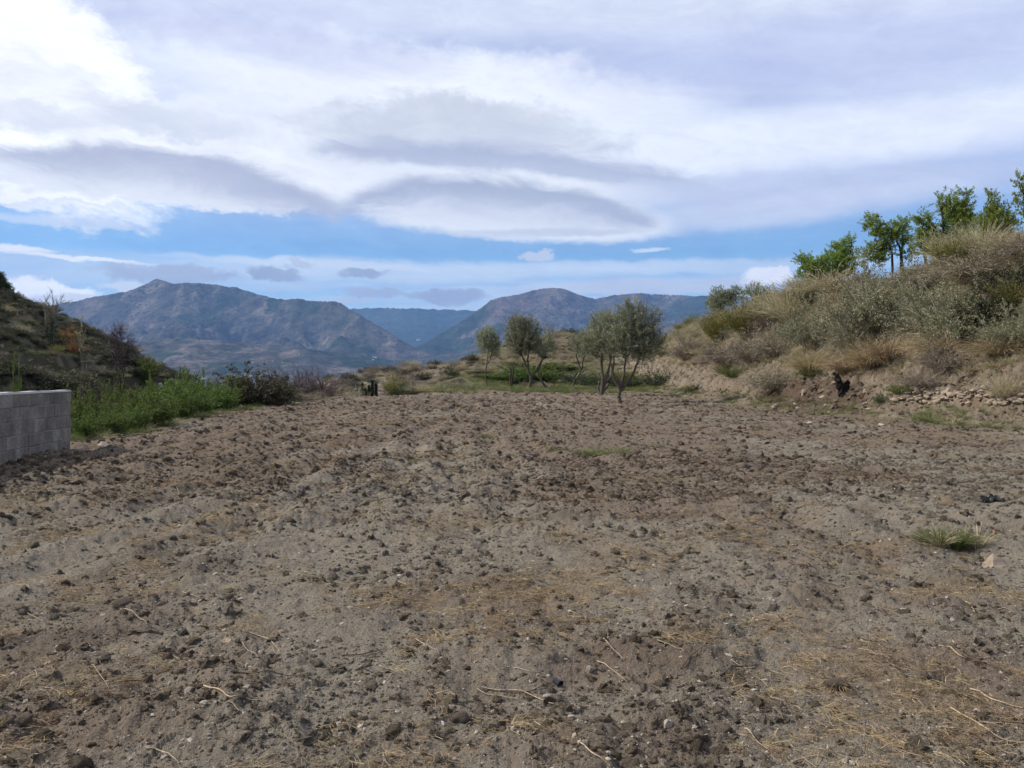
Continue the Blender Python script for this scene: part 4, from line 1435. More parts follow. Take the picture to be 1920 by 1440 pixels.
def cypress(px, top, w, label, group, Y=84, seed=0):
    r = np.random.default_rng(seed)
    X = (px - 960) / F * Y
    z = float(surf(X, Y)[0])
    h = EYE + (HOR - top) / F * Y - z
    R = w / F * Y / 2
    e = empty('cypress_tree', (X, Y, z), label, 'cypress', group)
    V, Q = tubes([(np.array([[0, 0, -0.1], [0, 0, h * 0.5], [0.02, 0, h * 0.93]]), np.array([0.09, 0.06, 0.02]))], 6)
    obj('trunk', np_mesh('trunk', V, Q, M['darkbark'], smooth=True), e)
    n = 2600
    t = r.uniform(0.03, 1, n)
    prof = np.minimum(1, t * 5) * (1 - t) ** 0.85 * 1.3
    a = r.uniform(0, 2 * pi, n)
    rr = R * prof * np.sqrt(r.uniform(0.2, 1, n)) * (1 + 0.2 * np.sin(3 * a + 9 * t))
    P = np.stack([rr * np.cos(a), rr * np.sin(a), t * h * 0.97], -1)
    D = norm(np.stack([np.cos(a) * 0.35, np.sin(a) * 0.35, np.ones(n)], -1) + r.normal(0, 0.2, (n, 3)))
    V, Q = leaves(P, D, 0.28 * r.uniform(0.6, 1.2, n), 0.08 * np.ones(n), r)
    obj('crown', np_mesh('crown', V, Q, M['darkgreen'], {'rnd': np.repeat(np.clip(r.normal(0.35, 0.2, n), 0, 1), 4)}), e)


for k, (px, top, w, lab) in enumerate([
        (668.5, 731, 5, 'short cypress at the left end of the dark cypress row beyond the field'), (679, 719, 5, 'slim cypress second in the dark row, left of the broad pair'),
        (685, 730, 6, 'low broad cypress filling the middle of the dark row'), (692, 724, 5, 'cypress right of the middle of the dark row'),
        (698, 715, 5, 'tallest cypress of the dark row beyond the field'), (705, 721, 5, 'cypress at the right end of the dark row beyond the field')]):
    cypress(px, top, w, lab, 'cypress row beyond the field', seed=k)
for k, (px, top, w) in enumerate([(631, 745, 4), (641, 740, 6), (657, 743, 5)]):
    cypress(px, top, w, ['tiny cypress tip nearest the dead trunk, just over the field edge', 'tallest of the three tiny cypress tips over the field edge', 'tiny cypress tip nearest the dark cypress row'][k], 'small cypress tips', seed=20 + k)


# ================================================================== SHRUBS AND SAPLINGS ALONG THE LEFT EDGE AND FAR END
def rim(kind, px, top, w, Y, label, group=None, var=None):
    X = (px - 960) / F * Y
    z = float(surf(X, Y)[0])
    h = EYE + (HOR - top) / F * Y - z
    if kind in ('sapling', 'darkbush'):
        h *= 1.12
    return plant(kind, X, Y, z, h, w / F * Y, label, group, var)


GS = 'green saplings along the left field edge'
rim('sapling', 146, 742, 52, 23.5, 'green sapling right behind the end of the block wall', GS)
rim('sapling', 178, 775, 56, 24, 'low green sapling above the pale broken block', GS)
rim('sapling', 208, 782, 50, 25.5, 'low green sapling between the pale block and the largest sapling', GS)
rim('sapling', 272, 738, 84, 27, 'largest and greenest sapling at the left field edge', GS)
rim('sapling', 238, 752, 50, 29, 'green sapling leaning against the left side of the largest one', GS)
rim('sapling', 318, 722, 66, 32, 'bright green sapling just right of the largest one', GS)
rim('sapling', 352, 714, 64, 36, 'tall pale green sapling half way along the left field edge', GS)
rim('sapling', 392, 728, 60, 38, 'green sapling left of the dark bush', GS)
rim('sapling', 426, 724, 52, 41, 'green sapling touching the dark bush', GS)
rim('sapling', 160, 776, 46, 21.0, 'low green sapling in front of the one at the wall end', GS)
rim('sapling', 222, 770, 48, 23.2, 'low green sapling in front, left of the largest one', GS)
rim('sapling', 256, 758, 50, 25.0, 'green sapling in front of the left side of the largest one', GS)
rim('sapling', 300, 744, 56, 28.0, 'green sapling in front of the right side of the largest one', GS)
rim('sapling', 342, 736, 56, 31.5, 'green sapling in front of the tall pale green one', GS)
rim('sapling', 378, 736, 50, 34.5, 'low green sapling between the tall pale one and the dark bush', GS)
rim('sapling', 412, 736, 46, 38.0, 'low green sapling in front of the dark bush at its left', GS)
rim('sapling', 214, 736, 42, 50, 'round light green bush in the gully behind the saplings')
rim('sapling', 334, 728, 56, 56, 'green bush at the foot of the shaded hill')
rim('sapling', 300, 726, 50, 46, 'green bush in the gully in front of the hill foot')
rim('sapling', 372, 722, 60, 52, 'green bush in the gully between the hill foot and the dark bush')
rim('sapling', 32, 716, 20, 22, 'single green poplar shoot standing behind the block wall')
rim('darkbush', 476, 692, 100, 43, 'large dark bush at the left edge of the field')
rim('darkbush', 512, 702, 62, 45, 'smaller dark bush grown into the right side of the large one')
rim('broom', 432, 706, 40, 52, 'yellow-green broom behind the left of the large dark bush')
rim('broom', 532, 722, 46, 50, 'yellow-green broom between the dark bush and the bare shrubs')
rim('baretwig', 560, 684, 90, 56, 'tall bare shrub with fine twigs right of the dark bush')
rim('baretwig', 600, 696, 70, 60, 'bare shrub behind the short dead trunk')
rim('drybush', 560, 726, 60, 51, 'dry brown shrub at the foot of the tall bare shrub')
rim('drybush', 632, 718, 60, 62, 'dry brown shrub right of the short dead trunk')
rim('palebush', 655, 714, 60, 66, 'pale dry shrub left of the cypress row')
rim('broom', 742, 706, 44, 68, 'yellowish round shrub right of the cypress row')
rim('evergreen', 754, 712, 40, 66, 'dark green shrub on the field edge right of the cypress row')
rim('drygrass', 790, 716, 50, 66, 'dry grass clump on the field edge beside the dark green shrub')
rim('weed', 836, 716, 60, 68, 'green weeds on the far field edge left of the brown shrub')
rim('drybush', 862, 708, 34, 70, 'dark brown dry shrub at the far field edge left of the smallest olive')
rim('sapling', 1000, 682, 90, 84, 'bright green bush behind the V-shaped olive tree', var=1)
rim('sapling', 955, 700, 60, 82, 'green bush behind the short cut trunk', var=0)
rim('broom', 905, 694, 80, 88, 'yellow-green broom on the slope behind the smallest olive')
rim('sapling', 1052, 684, 60, 86, 'green bush behind the leaning thin olive')
rim('evergreen', 1112, 692, 50, 76, 'dark green bush behind the stems of the tall olive')
rim('evergreen', 1225, 686, 60, 70, 'dark green shrub behind the right side of the largest olive')
rim('sapling', 975, 692, 66, 80, 'green bush between the two left olives and the slope', var=1)
rim('sapling', 1022, 692, 60, 80, 'green bush at the right of the V-shaped olive', var=0)
rim('sapling', 925, 700, 56, 84, 'low green bush right behind the smallest olive', var=1)
rim('evergreen', 1145, 690, 60, 78, 'dark bush behind the stems of the largest olive')
rim('evergreen', 1082, 690, 50, 80, 'dark bush behind the right-leaning olive')
rim('broom', 1185, 696, 60, 74, 'yellow-green broom right behind the largest olive')
rim('scrub', 1205, 664, 60, 92, 'scrub bush on the slope right of the largest olive')
rim('scrub', 1035, 652, 50, 98, 'scrub bush on the mound behind the leaning thin olive')
rim('scrub', 1060, 630, 40, 106, 'scrub bush on top of the mound')
rim('drybush', 948, 658, 40, 104, 'dry shrub on the left shoulder of the mound')

# ------------------------------------------------------------------ shaded hill, left
rim('broom', 107, 646, 26, 70, 'yellow-green broom at the foot of the ivy-clad bare tree')
rim('autumn', 122, 610, 46, 76, 'orange-brown bush right of the ivy-clad bare tree')
rim('autumn', 140, 630, 40, 74, 'smaller orange-brown bush next to the thin poplar')
rim('broom', 62, 640, 40, 74, 'yellowish bush left of the ivy-clad bare tree')
rim('sapling', 275, 678, 34, 80, 'green bush on the end of the hill crest')
rim('darkbush', 48, 588, 70, 85, 'large dark bush on the upper hill left of the ivy-clad bare tree')
rim('darkbush', 14, 596, 60, 80, 'dark bush at the left picture edge below the pine')
rim('darkbush', 205, 652, 64, 80, 'dark bush beside the top of the reddish bare tree')
rim('darkbush', 110, 690, 90, 60, 'wide dark bush on the lower terrace behind the block wall')
rim('darkbush', 180, 706, 80, 57, 'dark bush on the terrace below the reddish bare tree')
rim('evergreen', 245, 664, 60, 82, 'dark evergreen bush below the end of the hill crest')
rim('evergreen', 185, 640, 60, 84, 'dark evergreen bush on the hill crest right of the poplar')

# ================================================================== SHRUBS ON THE RIGHT BANK
def bank(kind, px, py, h, w, label, group=None, var=None):
    X, Y, z = ray(px, py)
    return plant(kind, X, Y, z, h / F * Y * 1.1, w / F * Y, label, group, var)


bank('saltbush', 1640, 628, 150, 150, 'largest grey-green saltbush in the middle of the bank')
bank('saltbush', 1522, 655, 105, 86, 'grey-green saltbush left of the largest one')
bank('saltbush', 1590, 668, 100, 74, 'grey-green saltbush below the largest one')
bank('saltbush', 1722, 618, 95, 100, 'grey-green saltbush right of the largest one, in its shade')
bank('saltbush', 1788, 648, 115, 140, 'pale grey-green saltbush on the right part of the bank')
bank('darkbush', 1862, 612, 72, 90, 'dark green bush high on the right part of the bank')
bank('saltbush', 1905, 650, 80, 90, 'grey-green saltbush at the right picture edge of the bank')
bank('darkbush', 1905, 560, 70, 90, 'dark bush near the bank crest at the right picture edge')
bank('drybush', 1412, 680, 66, 70, 'dark dry shrub at the left foot of the vegetated bank')
bank('drybush', 1455, 672, 70, 66, 'dry shrub right of the dark one at the bank foot')
bank('drybush', 1365, 688, 60, 70, 'dry shrub at the far left of the bank foot')
bank('drybush', 1290, 674, 50, 56, 'brown dry shrub where the bank meets the olives')
bank('drybush', 1768, 700, 66, 62, 'isolated dark brown shrub above the rubble stones')
bank('palebush', 1880, 752, 56, 60, 'pale wispy shrub among the rubble stones at the right')
bank('drybush', 1728, 728, 40, 66, 'low grey-brown shrub above the left end of the rubble stones')
bank('drybush', 1452, 735, 52, 76, 'wispy dry shrub left of the dug hollow')
bank('drybush', 1835, 525, 66, 110, 'wide brown shrub near the crest at the right')
bank('drybush', 1742, 545, 60, 90, 'brown shrub under the bushiest almond tree')
bank('broom', 1795, 500, 46, 100, 'yellowish broom along the crest under the almond trees')
bank('broom', 1700, 505, 40, 80, 'yellowish broom on the crest below the two-trunked almond')
bank('broom', 1900, 590, 60, 70, 'yellow-green broom at the right picture edge')
bank('tawny', 1632, 690, 66, 70, 'tawny grass clump below the largest saltbush')
bank('tawny', 1665, 678, 60, 60, 'tawny grass clump right below the largest saltbush')
bank('tawny', 1520, 700, 50, 66, 'tawny grass clump above the dug hollow')
bank('tawny', 1585, 700, 46, 60, 'tawny grass clump between saltbush and burnt stump')
bank('broom', 1400, 640, 70, 90, 'pale yellow-green broom on the left part of the bank')
bank('broom', 1345, 648, 60, 70, 'pale yellow-green broom at the left end of the bank')
bank('palebush', 1480, 610, 80, 90, 'pale dry shrub left of the saltbushes')
bank('palebush', 1560, 560, 60, 100, 'pale dry shrub below the lowest almond tree')
bank('palebush', 1620, 520, 44, 100, 'pale dry grass shrub on the crest above the largest saltbush')
bank('palebush', 1605, 530, 74, 80, 'straw-coloured shrub on the crest between the lowest and the two-trunked almond')
bank('palebush', 1655, 520, 92, 84, 'straw-coloured shrub right under the trunks of the two-trunked almond')
bank('drygrass', 1690, 512, 88, 70, 'dry grass clump on the crest right of the almond trunks')
bank('broom', 1728, 505, 70, 70, 'greenish broom on the crest left of the bushiest almond')
bank('palebush', 1775, 498, 74, 84, 'straw-coloured shrub under the trunk of the bushiest almond')
bank('drygrass', 1840, 486, 70, 80, 'dry grass clump under the forked almond trunk')
bank('palebush', 1890, 478, 40, 80, 'straw-coloured shrub on the crest at the right picture edge')
bank('palebush', 1430, 612, 56, 90, 'straw-coloured shrub below the yellowish small tree')
bank('drygrass', 1505, 570, 44, 80, 'dry grass clump on the crest left of the lowest almond')
bank('weed', 1690, 745, 26, 40, 'green weed tuft at the left end of the rubble stones')
bank('evergreen', 1655, 758, 22, 26, 'small green plant beside the rubble stones')
bank('weed', 1372, 705, 26, 40, 'green agave-like weeds on the bank foot at the left')
bank('weed', 1520, 706, 18, 40, 'green weeds along the upper lip of the dug hollow')

GB = 'dry shrubs covering the bank'
cnt = {}
GBL = {'drybush': 'brown dry shrub', 'palebush': 'pale straw-coloured shrub', 'saltbush': 'grey-green shrub', 'broom': 'yellowish broom', 'tawny': 'tawny grass clump'}
USED = {}


def bank_label(kind, X, Y, z, w, s):
    px = 960 + F * X / Y
    where = [p for x_, p in ((1300, 'at the far end by the olives'), (1400, 'below the dark round evergreen'), (1500, 'left of the saltbushes'), (1570, 'below the lowest almond'), (1640, 'beside the largest saltbush'),
                             (1720, 'below the two-trunked almond'), (1800, 'below the bushiest almond'), (1870, 'below the forked almond'), (3000, 'at the right picture edge')) if px < x_][0]
    height = 'low on the bank' if s < 5 else ('half way up the bank' if s < 7.6 else 'on the bank crest')
    size = 'small ' if w < 0.95 else ('wide ' if w > 1.6 else '')
    return size + GBL[kind] + ' ' + height + ' ' + where


r_ = random.Random(9)
k = 0
while k < 95:
    Y = 26 + 84 * r_.random() ** 1.3
    s = r_.uniform(3.4, 10.5)
    X = float(xr_of(Y)) + s
    if abs(X / Y) > 0.63:
        continue
    kind = r_.choices(['drybush', 'palebush', 'saltbush', 'broom', 'tawny'], [5, 5, 3, 1.6, 1.2] if s > 4.5 else [3, 4, 0.5, 1, 3])[0]
    w = r_.uniform(0.7, 1.7) * (1.3 if s > 6 else 0.9)
    h = w * r_.uniform(0.55, 0.85)
    plant(kind, X, Y, float(surf(X, Y)[0]), h, w, bank_label(kind, X, Y, 0, w, s), GB)
    k += 1


# ================================================================== STONES
def stone_obj(name, sub, seed, mat, parent=None, loc=None, size=(1, 1, 1), rot=(0, 0, 0), ang=True, rough=0.18, cache={}):
    key = (name, sub, seed, mat.name, ang)
    if key not in cache:
        V, Fq = ico(sub, seed, rough, 1.0, 1.3, ang)
        cache[key] = np_mesh(name, V, Fq, mat, smooth=not ang)
    o = obj(name, cache[key], parent, loc)
    o.scale = size
    o.rotation_euler = rot
    return o


def at_ground(px, py):
    """a point on the finished ground seen at a pixel (the field relief included)"""
    X, Y, z = ray(px, py)
    for _ in range(3):
        z = float(surf(X, Y)[0])
        Y = max(3.0, (EYE - z) * F / max(4.0, py - HOR)) if py > HOR + 25 and abs(z) < 0.6 else Y
        X = (px - 960) / F * Y
    return X, Y, float(surf(X, Y)[0])


# the tumbled rubble wall at the foot of the bank
X0, Y0, Z0 = ray(1800, 752)
wall = empty('rubble_wall', (X0, Y0, Z0), 'tumbled rows of pale rubble stones at the foot of the bank on the right', 'stone wall')
rs = random.Random(21)
for k in range(150):
    px = rs.uniform(1676, 1935)
    row = rs.random()
    py = 764 - (px - 1676) * 0.025 - 26 * row - rs.uniform(0, 5)
    if px > 1855:
        py = 762 - 20 * row
    X, Y, z = ray(px, py)
    s = rs.uniform(8, 21) / F * Y * (1.0 if row > 0.15 else 0.8)
    z = float(surf(X, Y)[0])
    stone_obj('stone', 2, 300 + k % 9, M['rubble'], wall, (X - X0 - 0.05, Y - Y0, z - Z0 + s * 0.10), (s, s * 0.8, s * rs.uniform(0.35, 0.6)), (rs.uniform(-.3, .3), rs.uniform(-.35, .1), rs.uniform(0, 6)))
# ledges of the dug hollow
X0, Y0, Z0 = ray(1560, 745)
ledge = empty('rock_outcrop', (X0, Y0, Z0), 'brown layered rock showing in the dug hollow of the bank', 'rock')
for k in range(170):
    t = rs.random()
    px = 1440 + 190 * rs.random()
    py = 775 - 62 * rs.random() * min(1, (px - 1430) / 90)
    if 1568 < px < 1606 and 706 < py < 745:
        continue
    X, Y, z = ray(px, py)
    s = (3.5 + 14 * rs.random() ** 2) / F * Y
    z = float(surf(X, Y)[0])
    stone_obj('rock', 2, 320 + k % 7, M['dark_rock'] if rs.random() < 0.85 else M['rubble'], ledge, (X - X0, Y - Y0, z - Z0), (s * rs.uniform(0.9, 1.5), s * 0.9, s * rs.uniform(0.35, 0.8)),
              (rs.uniform(-.5, .5), rs.uniform(-.9, 0.1), rs.uniform(-1.5, 1.5)))
# burnt stump in the hollow
X, Y, z = ray(1586, 742)
st = empty('burnt_stump', (X, Y, z), 'charred black stump standing in the dug hollow of the bank', 'stump')
m_ = Y / F
pl = []
for pts, ra in (([(3, -14), (1, 2), (-4, 14), (-8, 27), (-9, 33)], 7.5), ([(6, -6), (9, 6), (11, 14), (14, 19)], 6)):
    P = np.array([[a * m_ - 0.15, 0.1, b * m_] for a, b in pts])
    pl.append((smooth_line(P, 14), ra * m_ * np.linspace(1.05, 0.55, 14) * rng.uniform(0.75, 1.2, 14)))
V, Q = tubes(pl, 11)
V = V + rng.normal(0, 1.5 * m_, V.shape)
obj('trunk', np_mesh('trunk', V, Q, M['char']), st)

# single stones and scraps
def single(name, cat, label, px, py, w, h, mat, seed, d=None, ang=True, group=None, sub=3, sink=0.25, rough=0.18):
    X, Y, z = at_ground(px, py)
    s, hh = w / F * Y, h / F * Y
    o = stone_obj(name, sub, seed, mat, None, (X, Y, z + hh * (0.5 - sink)), (s, d or s * 0.8, hh * 1.15), (random.uniform(-.15, .15), random.uniform(-.15, .15), random.uniform(0, 6)), ang, rough)
    return tag(o, label, cat, group)


single('broken_block', 'stone', 'pale broken block lying at the left field edge right of the block wall', 197, 838, 32, 13, M['stone'], 401, sink=0.1)
single('dark_stone', 'stone', 'dark stone at the left field edge in front of the largest sapling', 288, 824, 18, 12, M['bigclod'], 402)
single('white_stone', 'stone', 'white stone at the foot of the bank under the dug hollow', 1517, 795, 17, 7, M['white_stone'], 403, sink=0.1)
single('white_stone', 'stone', 'flat white stone on the field margin right of the dug hollow', 1652, 800, 20, 6, M['white_stone'], 404, sink=0.1)
def pointed_stone():
    X, Y, z = at_ground(1866, 1063)
    w, h = 27 / F * Y, 25 / F * Y
    r = np.random.default_rng(8)
    n = 9
    a = np.linspace(0, 2 * pi, n, endpoint=False)
    V = []
    for lev, rad in ((-0.35, 1.0), (0.0, 1.0), (0.28, 0.78), (0.58, 0.45), (0.85, 0.16)):
        k = rad * (1 + r.normal(0, 0.09, n)) * (1 + 0.12 * np.cos(3 * a + 0.5))
        V.append(np.stack([w * (k * np.cos(a) - 0.12 * lev), 0.75 * w * k * np.sin(a), np.full(n, h * lev) + r.normal(0, 0.03 * h, n)], -1))
    V = np.concatenate(V + [np.array([[-0.10 * w, 0, h]])])
    T = []
    for i in range(4):
        for j in range(n):
            p, q = i * n + j, i * n + (j + 1) % n
            T += [(p, q, q + n), (p, q + n, p + n)]
    T += [(4 * n + j, 4 * n + (j + 1) % n, 5 * n) for j in range(n)]
    o = obj('pointed_stone', np_mesh('pointed_stone', V, T, M['rubble']), None, (X, Y, z))
    tag(o, 'grey pyramid-shaped stone below the grass clump at the right edge', 'stone')


pointed_stone()
single('pale_stone', 'stone', 'pale stone lying below the pyramid-shaped one', 1822, 1106, 24, 10, M['stone'], 406)
single('dark_lump', 'soil lump', 'dark soil lump with straw at the left, level with the right grass clump', 230, 1140, 34, 22, M['bigclod'], 407, ang=False)
single('dark_lump', 'soil lump', 'dark round soil lump left of the middle of the field', 624, 1083, 24, 17, M['bigclod'], 408, ang=False)
single('soil_lump', 'soil lump', 'rounded grey soil lump near the bottom, left of the white chip', 864, 1351, 36, 22, M['bigclod'], 409, ang=False)
single('white_chip', 'stone', 'white chip of stone right of the rounded lump at the bottom', 966, 1367, 18, 9, M['white_stone'], 410)
single('pale_stone', 'stone', 'angular pale stone in a cluster near the bottom, right of centre', 1252, 1364, 28, 20, M['stone'], 411)
single('brown_stone', 'stone', 'brown stone left beside the angular pale stone near the bottom', 1228, 1362, 22, 20, M['dark_rock'], 412)
single('pale_stone', 'stone', 'squarish pale stone standing on the soil right of centre', 1167, 1197, 16, 16, M['stone'], 413)
single('pale_stone', 'stone', 'pale stone right of the bent dry stem', 1105, 1255, 18, 16, M['stone'], 414)
single('pale_stone', 'stone', 'small pale stone by the black pot', 1026, 1307, 18, 9, M['stone'], 415)
single('pale_stone', 'stone', 'pale stone at the bottom left below the pale straw', 355, 1297, 26, 11, M['stone'], 416)
single('brown_stone', 'stone', 'grey stone near the right edge with a yellow straw leaning by it', 1844, 1159, 28, 16, M['dark_rock'], 417)
single('soil_lump', 'soil lump', 'dark clod at the far end of the field left of the olives', 843, 768, 14, 9, M['bigclod'], 418, ang=False)
single('soil_lump', 'soil lump', 'dark clod on the right half of the field below the hollow', 1396, 882, 26, 14, M['bigclod'], 419, ang=False)
single('soil_lump', 'soil lump', 'dark clod right next to the clod below the hollow', 1440, 884, 20, 10, M['bigclod'], 420, ang=False)
single('red_chip', 'chip', 'reddish chip of clay pot left of the pyramid-shaped stone, above the grass', 1864, 1001, 12, 9, M['redplastic'], 421)

# pale rocks on the shaded hill and behind the olives
for (px, py, w, h, lab) in [(245, 703, 9, 10, 'pale rock standing on the low end of the shaded hill'), (300, 728, 16, 14, 'pale slab of rock at the foot of the shaded hill'),
                            (196, 696, 5, 8, 'small white boundary stone on the shaded hill'), (1060, 696, 20, 8, 'flat white stone on the grass behind the leaning olives'), (3, 658, 10, 10, 'white rock at the left picture edge on the hill'),
                            (1078, 706, 12, 6, 'small pale stone on the grass right of the flat white one'), (957, 722, 5, 6, 'white stone at the foot of the short cut trunk')]:
    X, Y, z = ray(px, py)
    z = float(surf(X, Y)[0])
    hh = h / F * Y
    top = z + hh * 0.85
    o = stone_obj('pale_rock', 3, 430 + px % 9, M['white_stone'], None, (X, Y, top - hh * 0.5), (w / F * Y, w / F * Y * 0.7, hh * 1.2), (0, 0.1, px), True)
    tag(o, lab, 'rock')

# a small frame of weathered poles on the hill
Y = 69
X = (167 - 960) / F * Y
z = float(surf(X, Y)[0])
tp = EYE + (HOR - 678) / F * Y - z
fr = empty('pole_frame', (X, Y, z), 'small pale frame of poles on the shaded hill below the thin poplar', 'frame')
for i, (ax_, ay_) in enumerate(((-0.35, -0.2), (0.35, -0.2), (-0.35, 0.3), (0.35, 0.3))):
    V, Q = tubes([(np.array([[ax_, ay_, -0.1], [ax_, ay_, tp]]), np.array([0.04, 0.035]))], 6)
    obj('post', np_mesh('post', V, Q, M['palebark']), fr)
for ay_ in (-0.2, 0.3):
    V, Q = tubes([(np.array([[-0.55, ay_, tp], [0.55, ay_, tp + 0.03]]), np.array([0.04, 0.035]))], 6)
    obj('crossbar', np_mesh('crossbar', V, Q, M['palebark']), fr)

# black plastic scrap: a crumpled sheet
def crumpled(name, label, px, py, w, h, mat, seed):
    X, Y, z = at_ground(px, py)
    n = 22
    a, b = np.meshgrid(np.linspace(-1, 1, n), np.linspace(-1, 1, n))
    r = (a ** 2 + b ** 2)
    f = fbm(a * 1.6 + seed, b * 1.6, 4, seed, 0.6)
    s = w / F * Y / 2
    hh = h / F * Y
    Zt = hh * np.clip(1.1 - r * 0.75 + 0.8 * f, 0, 2) * 0.75
    Zb = Zt - 0.012
    k = n * n
    V = np.concatenate([np.stack([a * s * (1 + 0.25 * f), b * s * 0.8, Zt], -1).reshape(-1, 3), np.stack([a * s * (1 + 0.25 * f), b * s * 0.8, Zb], -1).reshape(-1, 3)])
    idx = np.arange(k).reshape(n, n)
    q = np.stack([idx[:-1, :-1], idx[:-1, 1:], idx[1:, 1:], idx[1:, :-1]], -1).reshape(-1, 4)
    edge = np.concatenate([idx[0, :], idx[1:, -1], idx[-1, -2::-1], idx[-2:0:-1, 0]])
    e2 = np.roll(edge, -1)
    q = np.concatenate([q, q[:, ::-1] + k, np.stack([edge, edge + k, e2 + k, e2], -1)])
    o = obj(name, np_mesh(name, V, q, mat, smooth=False), None, (X, Y, z - 0.01))
    return tag(o, label, 'scrap')


crumpled('black_scrap', 'crumpled scrap of black plastic near the right edge of the field', 1858, 940, 36, 11, M['blackplastic'], 3)
crumpled('pale_bark_flake', 'pale tan flake lying left of centre in the foreground', 424, 1203, 34, 8, M['drystick'], 5)

# small black pot lying on its side
X, Y, z = at_ground(1045, 1284)
w = 18 / F * Y / 2
ang_ = np.linspace(0, 2 * pi, 24, endpoint=False)
prof = [(-1.0, 0.55), (-0.9, 0.72), (0.9, 0.95), (1.0, 1.04), (1.0, 0.9), (-0.75, 0.6), (-0.78, 0.0)]
V = np.concatenate([np.stack([np.full(24, a * w), b * w * 0.8 * np.cos(ang_), b * w * 0.8 * np.sin(ang_)], -1) for a, b in [(-1.0, 0.0)] + prof])
Q = [(i * 24 + j, i * 24 + (j + 1) % 24, (i + 1) * 24 + (j + 1) % 24, (i + 1) * 24 + j) for i in range(7) for j in range(24)]
o = obj('black_pot', np_mesh('black_pot', V, Q, M['blackplastic'], smooth=True), None, (X, Y, z + w * 0.6))
o.rotation_euler = (0, 0.25, -0.9)
tag(o, 'small black plastic pot lying at the end of a dark stem in the foreground', 'pot')


# ================================================================== DRY STEMS LYING ON THE SOIL
def lying(pts, thick, mat, label, group=None, lift=0.008):
    P = []
    for px, py in pts:
        X, Y, z = at_ground(px, py)
        P.append([X, Y, z])
    P = np.array(P)
    n = max(8, 4 * len(P))
    L = smooth_line(P, n) if len(P) > 2 else smooth_line(np.array([P[0], (P[0] + P[1]) / 2 + rng.normal(0, 0.02, 3) * [1, 1, 0], P[1]]), n)
    L[:, 2] = surf(L[:, 0], L[:, 1])
    for _ in range(6):
        L[1:-1, 2] = np.maximum(L[1:-1, 2] * 0.4 + 0.3 * (L[:-2, 2] + L[2:, 2]), L[1:-1, 2])
    L[:, 2] += lift
    base = L[0].copy()
    V, Q = tubes([(L - base, 0.75 * thick * np.linspace(1, 0.45, n))], 5)
    nm = 'dark_twig' if mat is M['darkstick'] else 'dry_stick'
    o = obj(nm, np_mesh(nm, V, Q, mat, smooth=True), None, base)
    return tag(o, label, 'twig' if nm == 'dark_twig' else 'dry stick', group)


def z6(*p):
    return [(x / 2.667, 900 + y / 2.667) for x, y in p]


def z7(*p):
    return [(640 + x / 2.667, 900 + y / 2.667) for x, y in p]


def z8(*p):
    return [(1280 + x / 2.667, 900 + y / 2.667) for x, y in p]


DS, DT = M['drystick'], M['darkstick']
lying(z7((680, 1060), (740, 1085), (800, 1090), (880, 1100)), 0.004, DS, 'pale dry stem left of the black pot, lower arm of the loop')
lying(z7((700, 1050), (780, 1022), (900, 1062), (1000, 1105), (1105, 1146)), 0.005, DS, 'long bent dry stem curving below the black pot')
lying(z7((1280, 912), (1350, 955), (1430, 1015)), 0.004, DS, 'straight dry stem right of the black pot')
lying(z7((1310, 800), (1360, 850), (1412, 902)), 0.004, DS, 'short dry stem below the squarish pale stone')
lying(z7((370, 798), (430, 845), (490, 876)), 0.004, DS, 'dry stem left of centre above the long dark twig end')
lying(z7((1190, 1318), (1260, 1380), (1345, 1440)), 0.005, DS, 'dry stem running out of the bottom edge right of centre')
lying(z7((860, 945), (905, 955), (945, 966)), 0.003, DS, 'thin short stem just left above the black pot')
lying(z6((1020, 1035), (1090, 1072), (1150, 1090), (1230, 1108), (1300, 1110)), 0.006, DS, 'thick pale stem in the lower left of the field')
lying(z6((730, 1350), (800, 1370), (895, 1425)), 0.006, DS, 'thick pale stem at the bottom left edge')
lying(z6((1240, 760), (1330, 800), (1400, 862)), 0.005, DS, 'curved pale stem right of the tan flake')
lying(z6((1200, 812), (1240, 850), (1290, 893)), 0.004, DS, 'thin stem just below the tan flake')
lying(z6((1190, 965), (1300, 968), (1400, 980), (1480, 986)), 0.005, DT, 'long brown twig lower left with a white pebble on it')
lying(z6((590, 743), (660, 746), (742, 745)), 0.004, DS, 'pale level stem right below the dark lump with straw')
lying(z6((610, 655), (680, 680), (735, 720)), 0.004, DS, 'pale slanting stem touching the dark lump with straw')
lying(z6((100, 645), (160, 685), (215, 712)), 0.004, DS, 'pale forked stem near the left picture edge')
lying(z6((510, 972), (560, 976), (625, 970)), 0.006, DT, 'short dark twig at the lower left')
lying(z6((458, 910), (480, 955), (545, 1050)), 0.004, DS, 'stem crossing the short dark twig')
lying(z6((140, 990), (220, 984), (295, 980)), 0.004, DS, 'level pale stem near the left edge, low down')
lying(z6((100, 1300), (170, 1306), (240, 1304)), 0.004, DS, 'level pale stem in the bottom left corner')
lying(z6((915, 560), (965, 582), (1050, 606)), 0.004, DS, 'pale stem left of centre beside scattered straw')
lying(z6((1140, 1115), (1170, 1135), (1200, 1158)), 0.004, DS, 'short stem under the thick pale one, lower left')
lying(z7((0, 885), (110, 868), (220, 850)), 0.006, DT, 'long dark twig lying level left of centre')
lying(z7((800, 1022), (930, 1022), (1060, 1020)), 0.005, DT, 'dark twig running into the black pot')
lying(z8((1415, 600), (1440, 632), (1462, 668)), 0.006, DS, 'yellow straw leaning by the grey stone at the right')
lying(z8((1280, 828), (1380, 880), (1460, 900), (1535, 912)), 0.005, DS, 'long curved pale stem at the right')
lying(z8((1440, 1050), (1560, 1105), (1700, 1146)), 0.006, DS, 'long pale stem reaching the right picture edge')
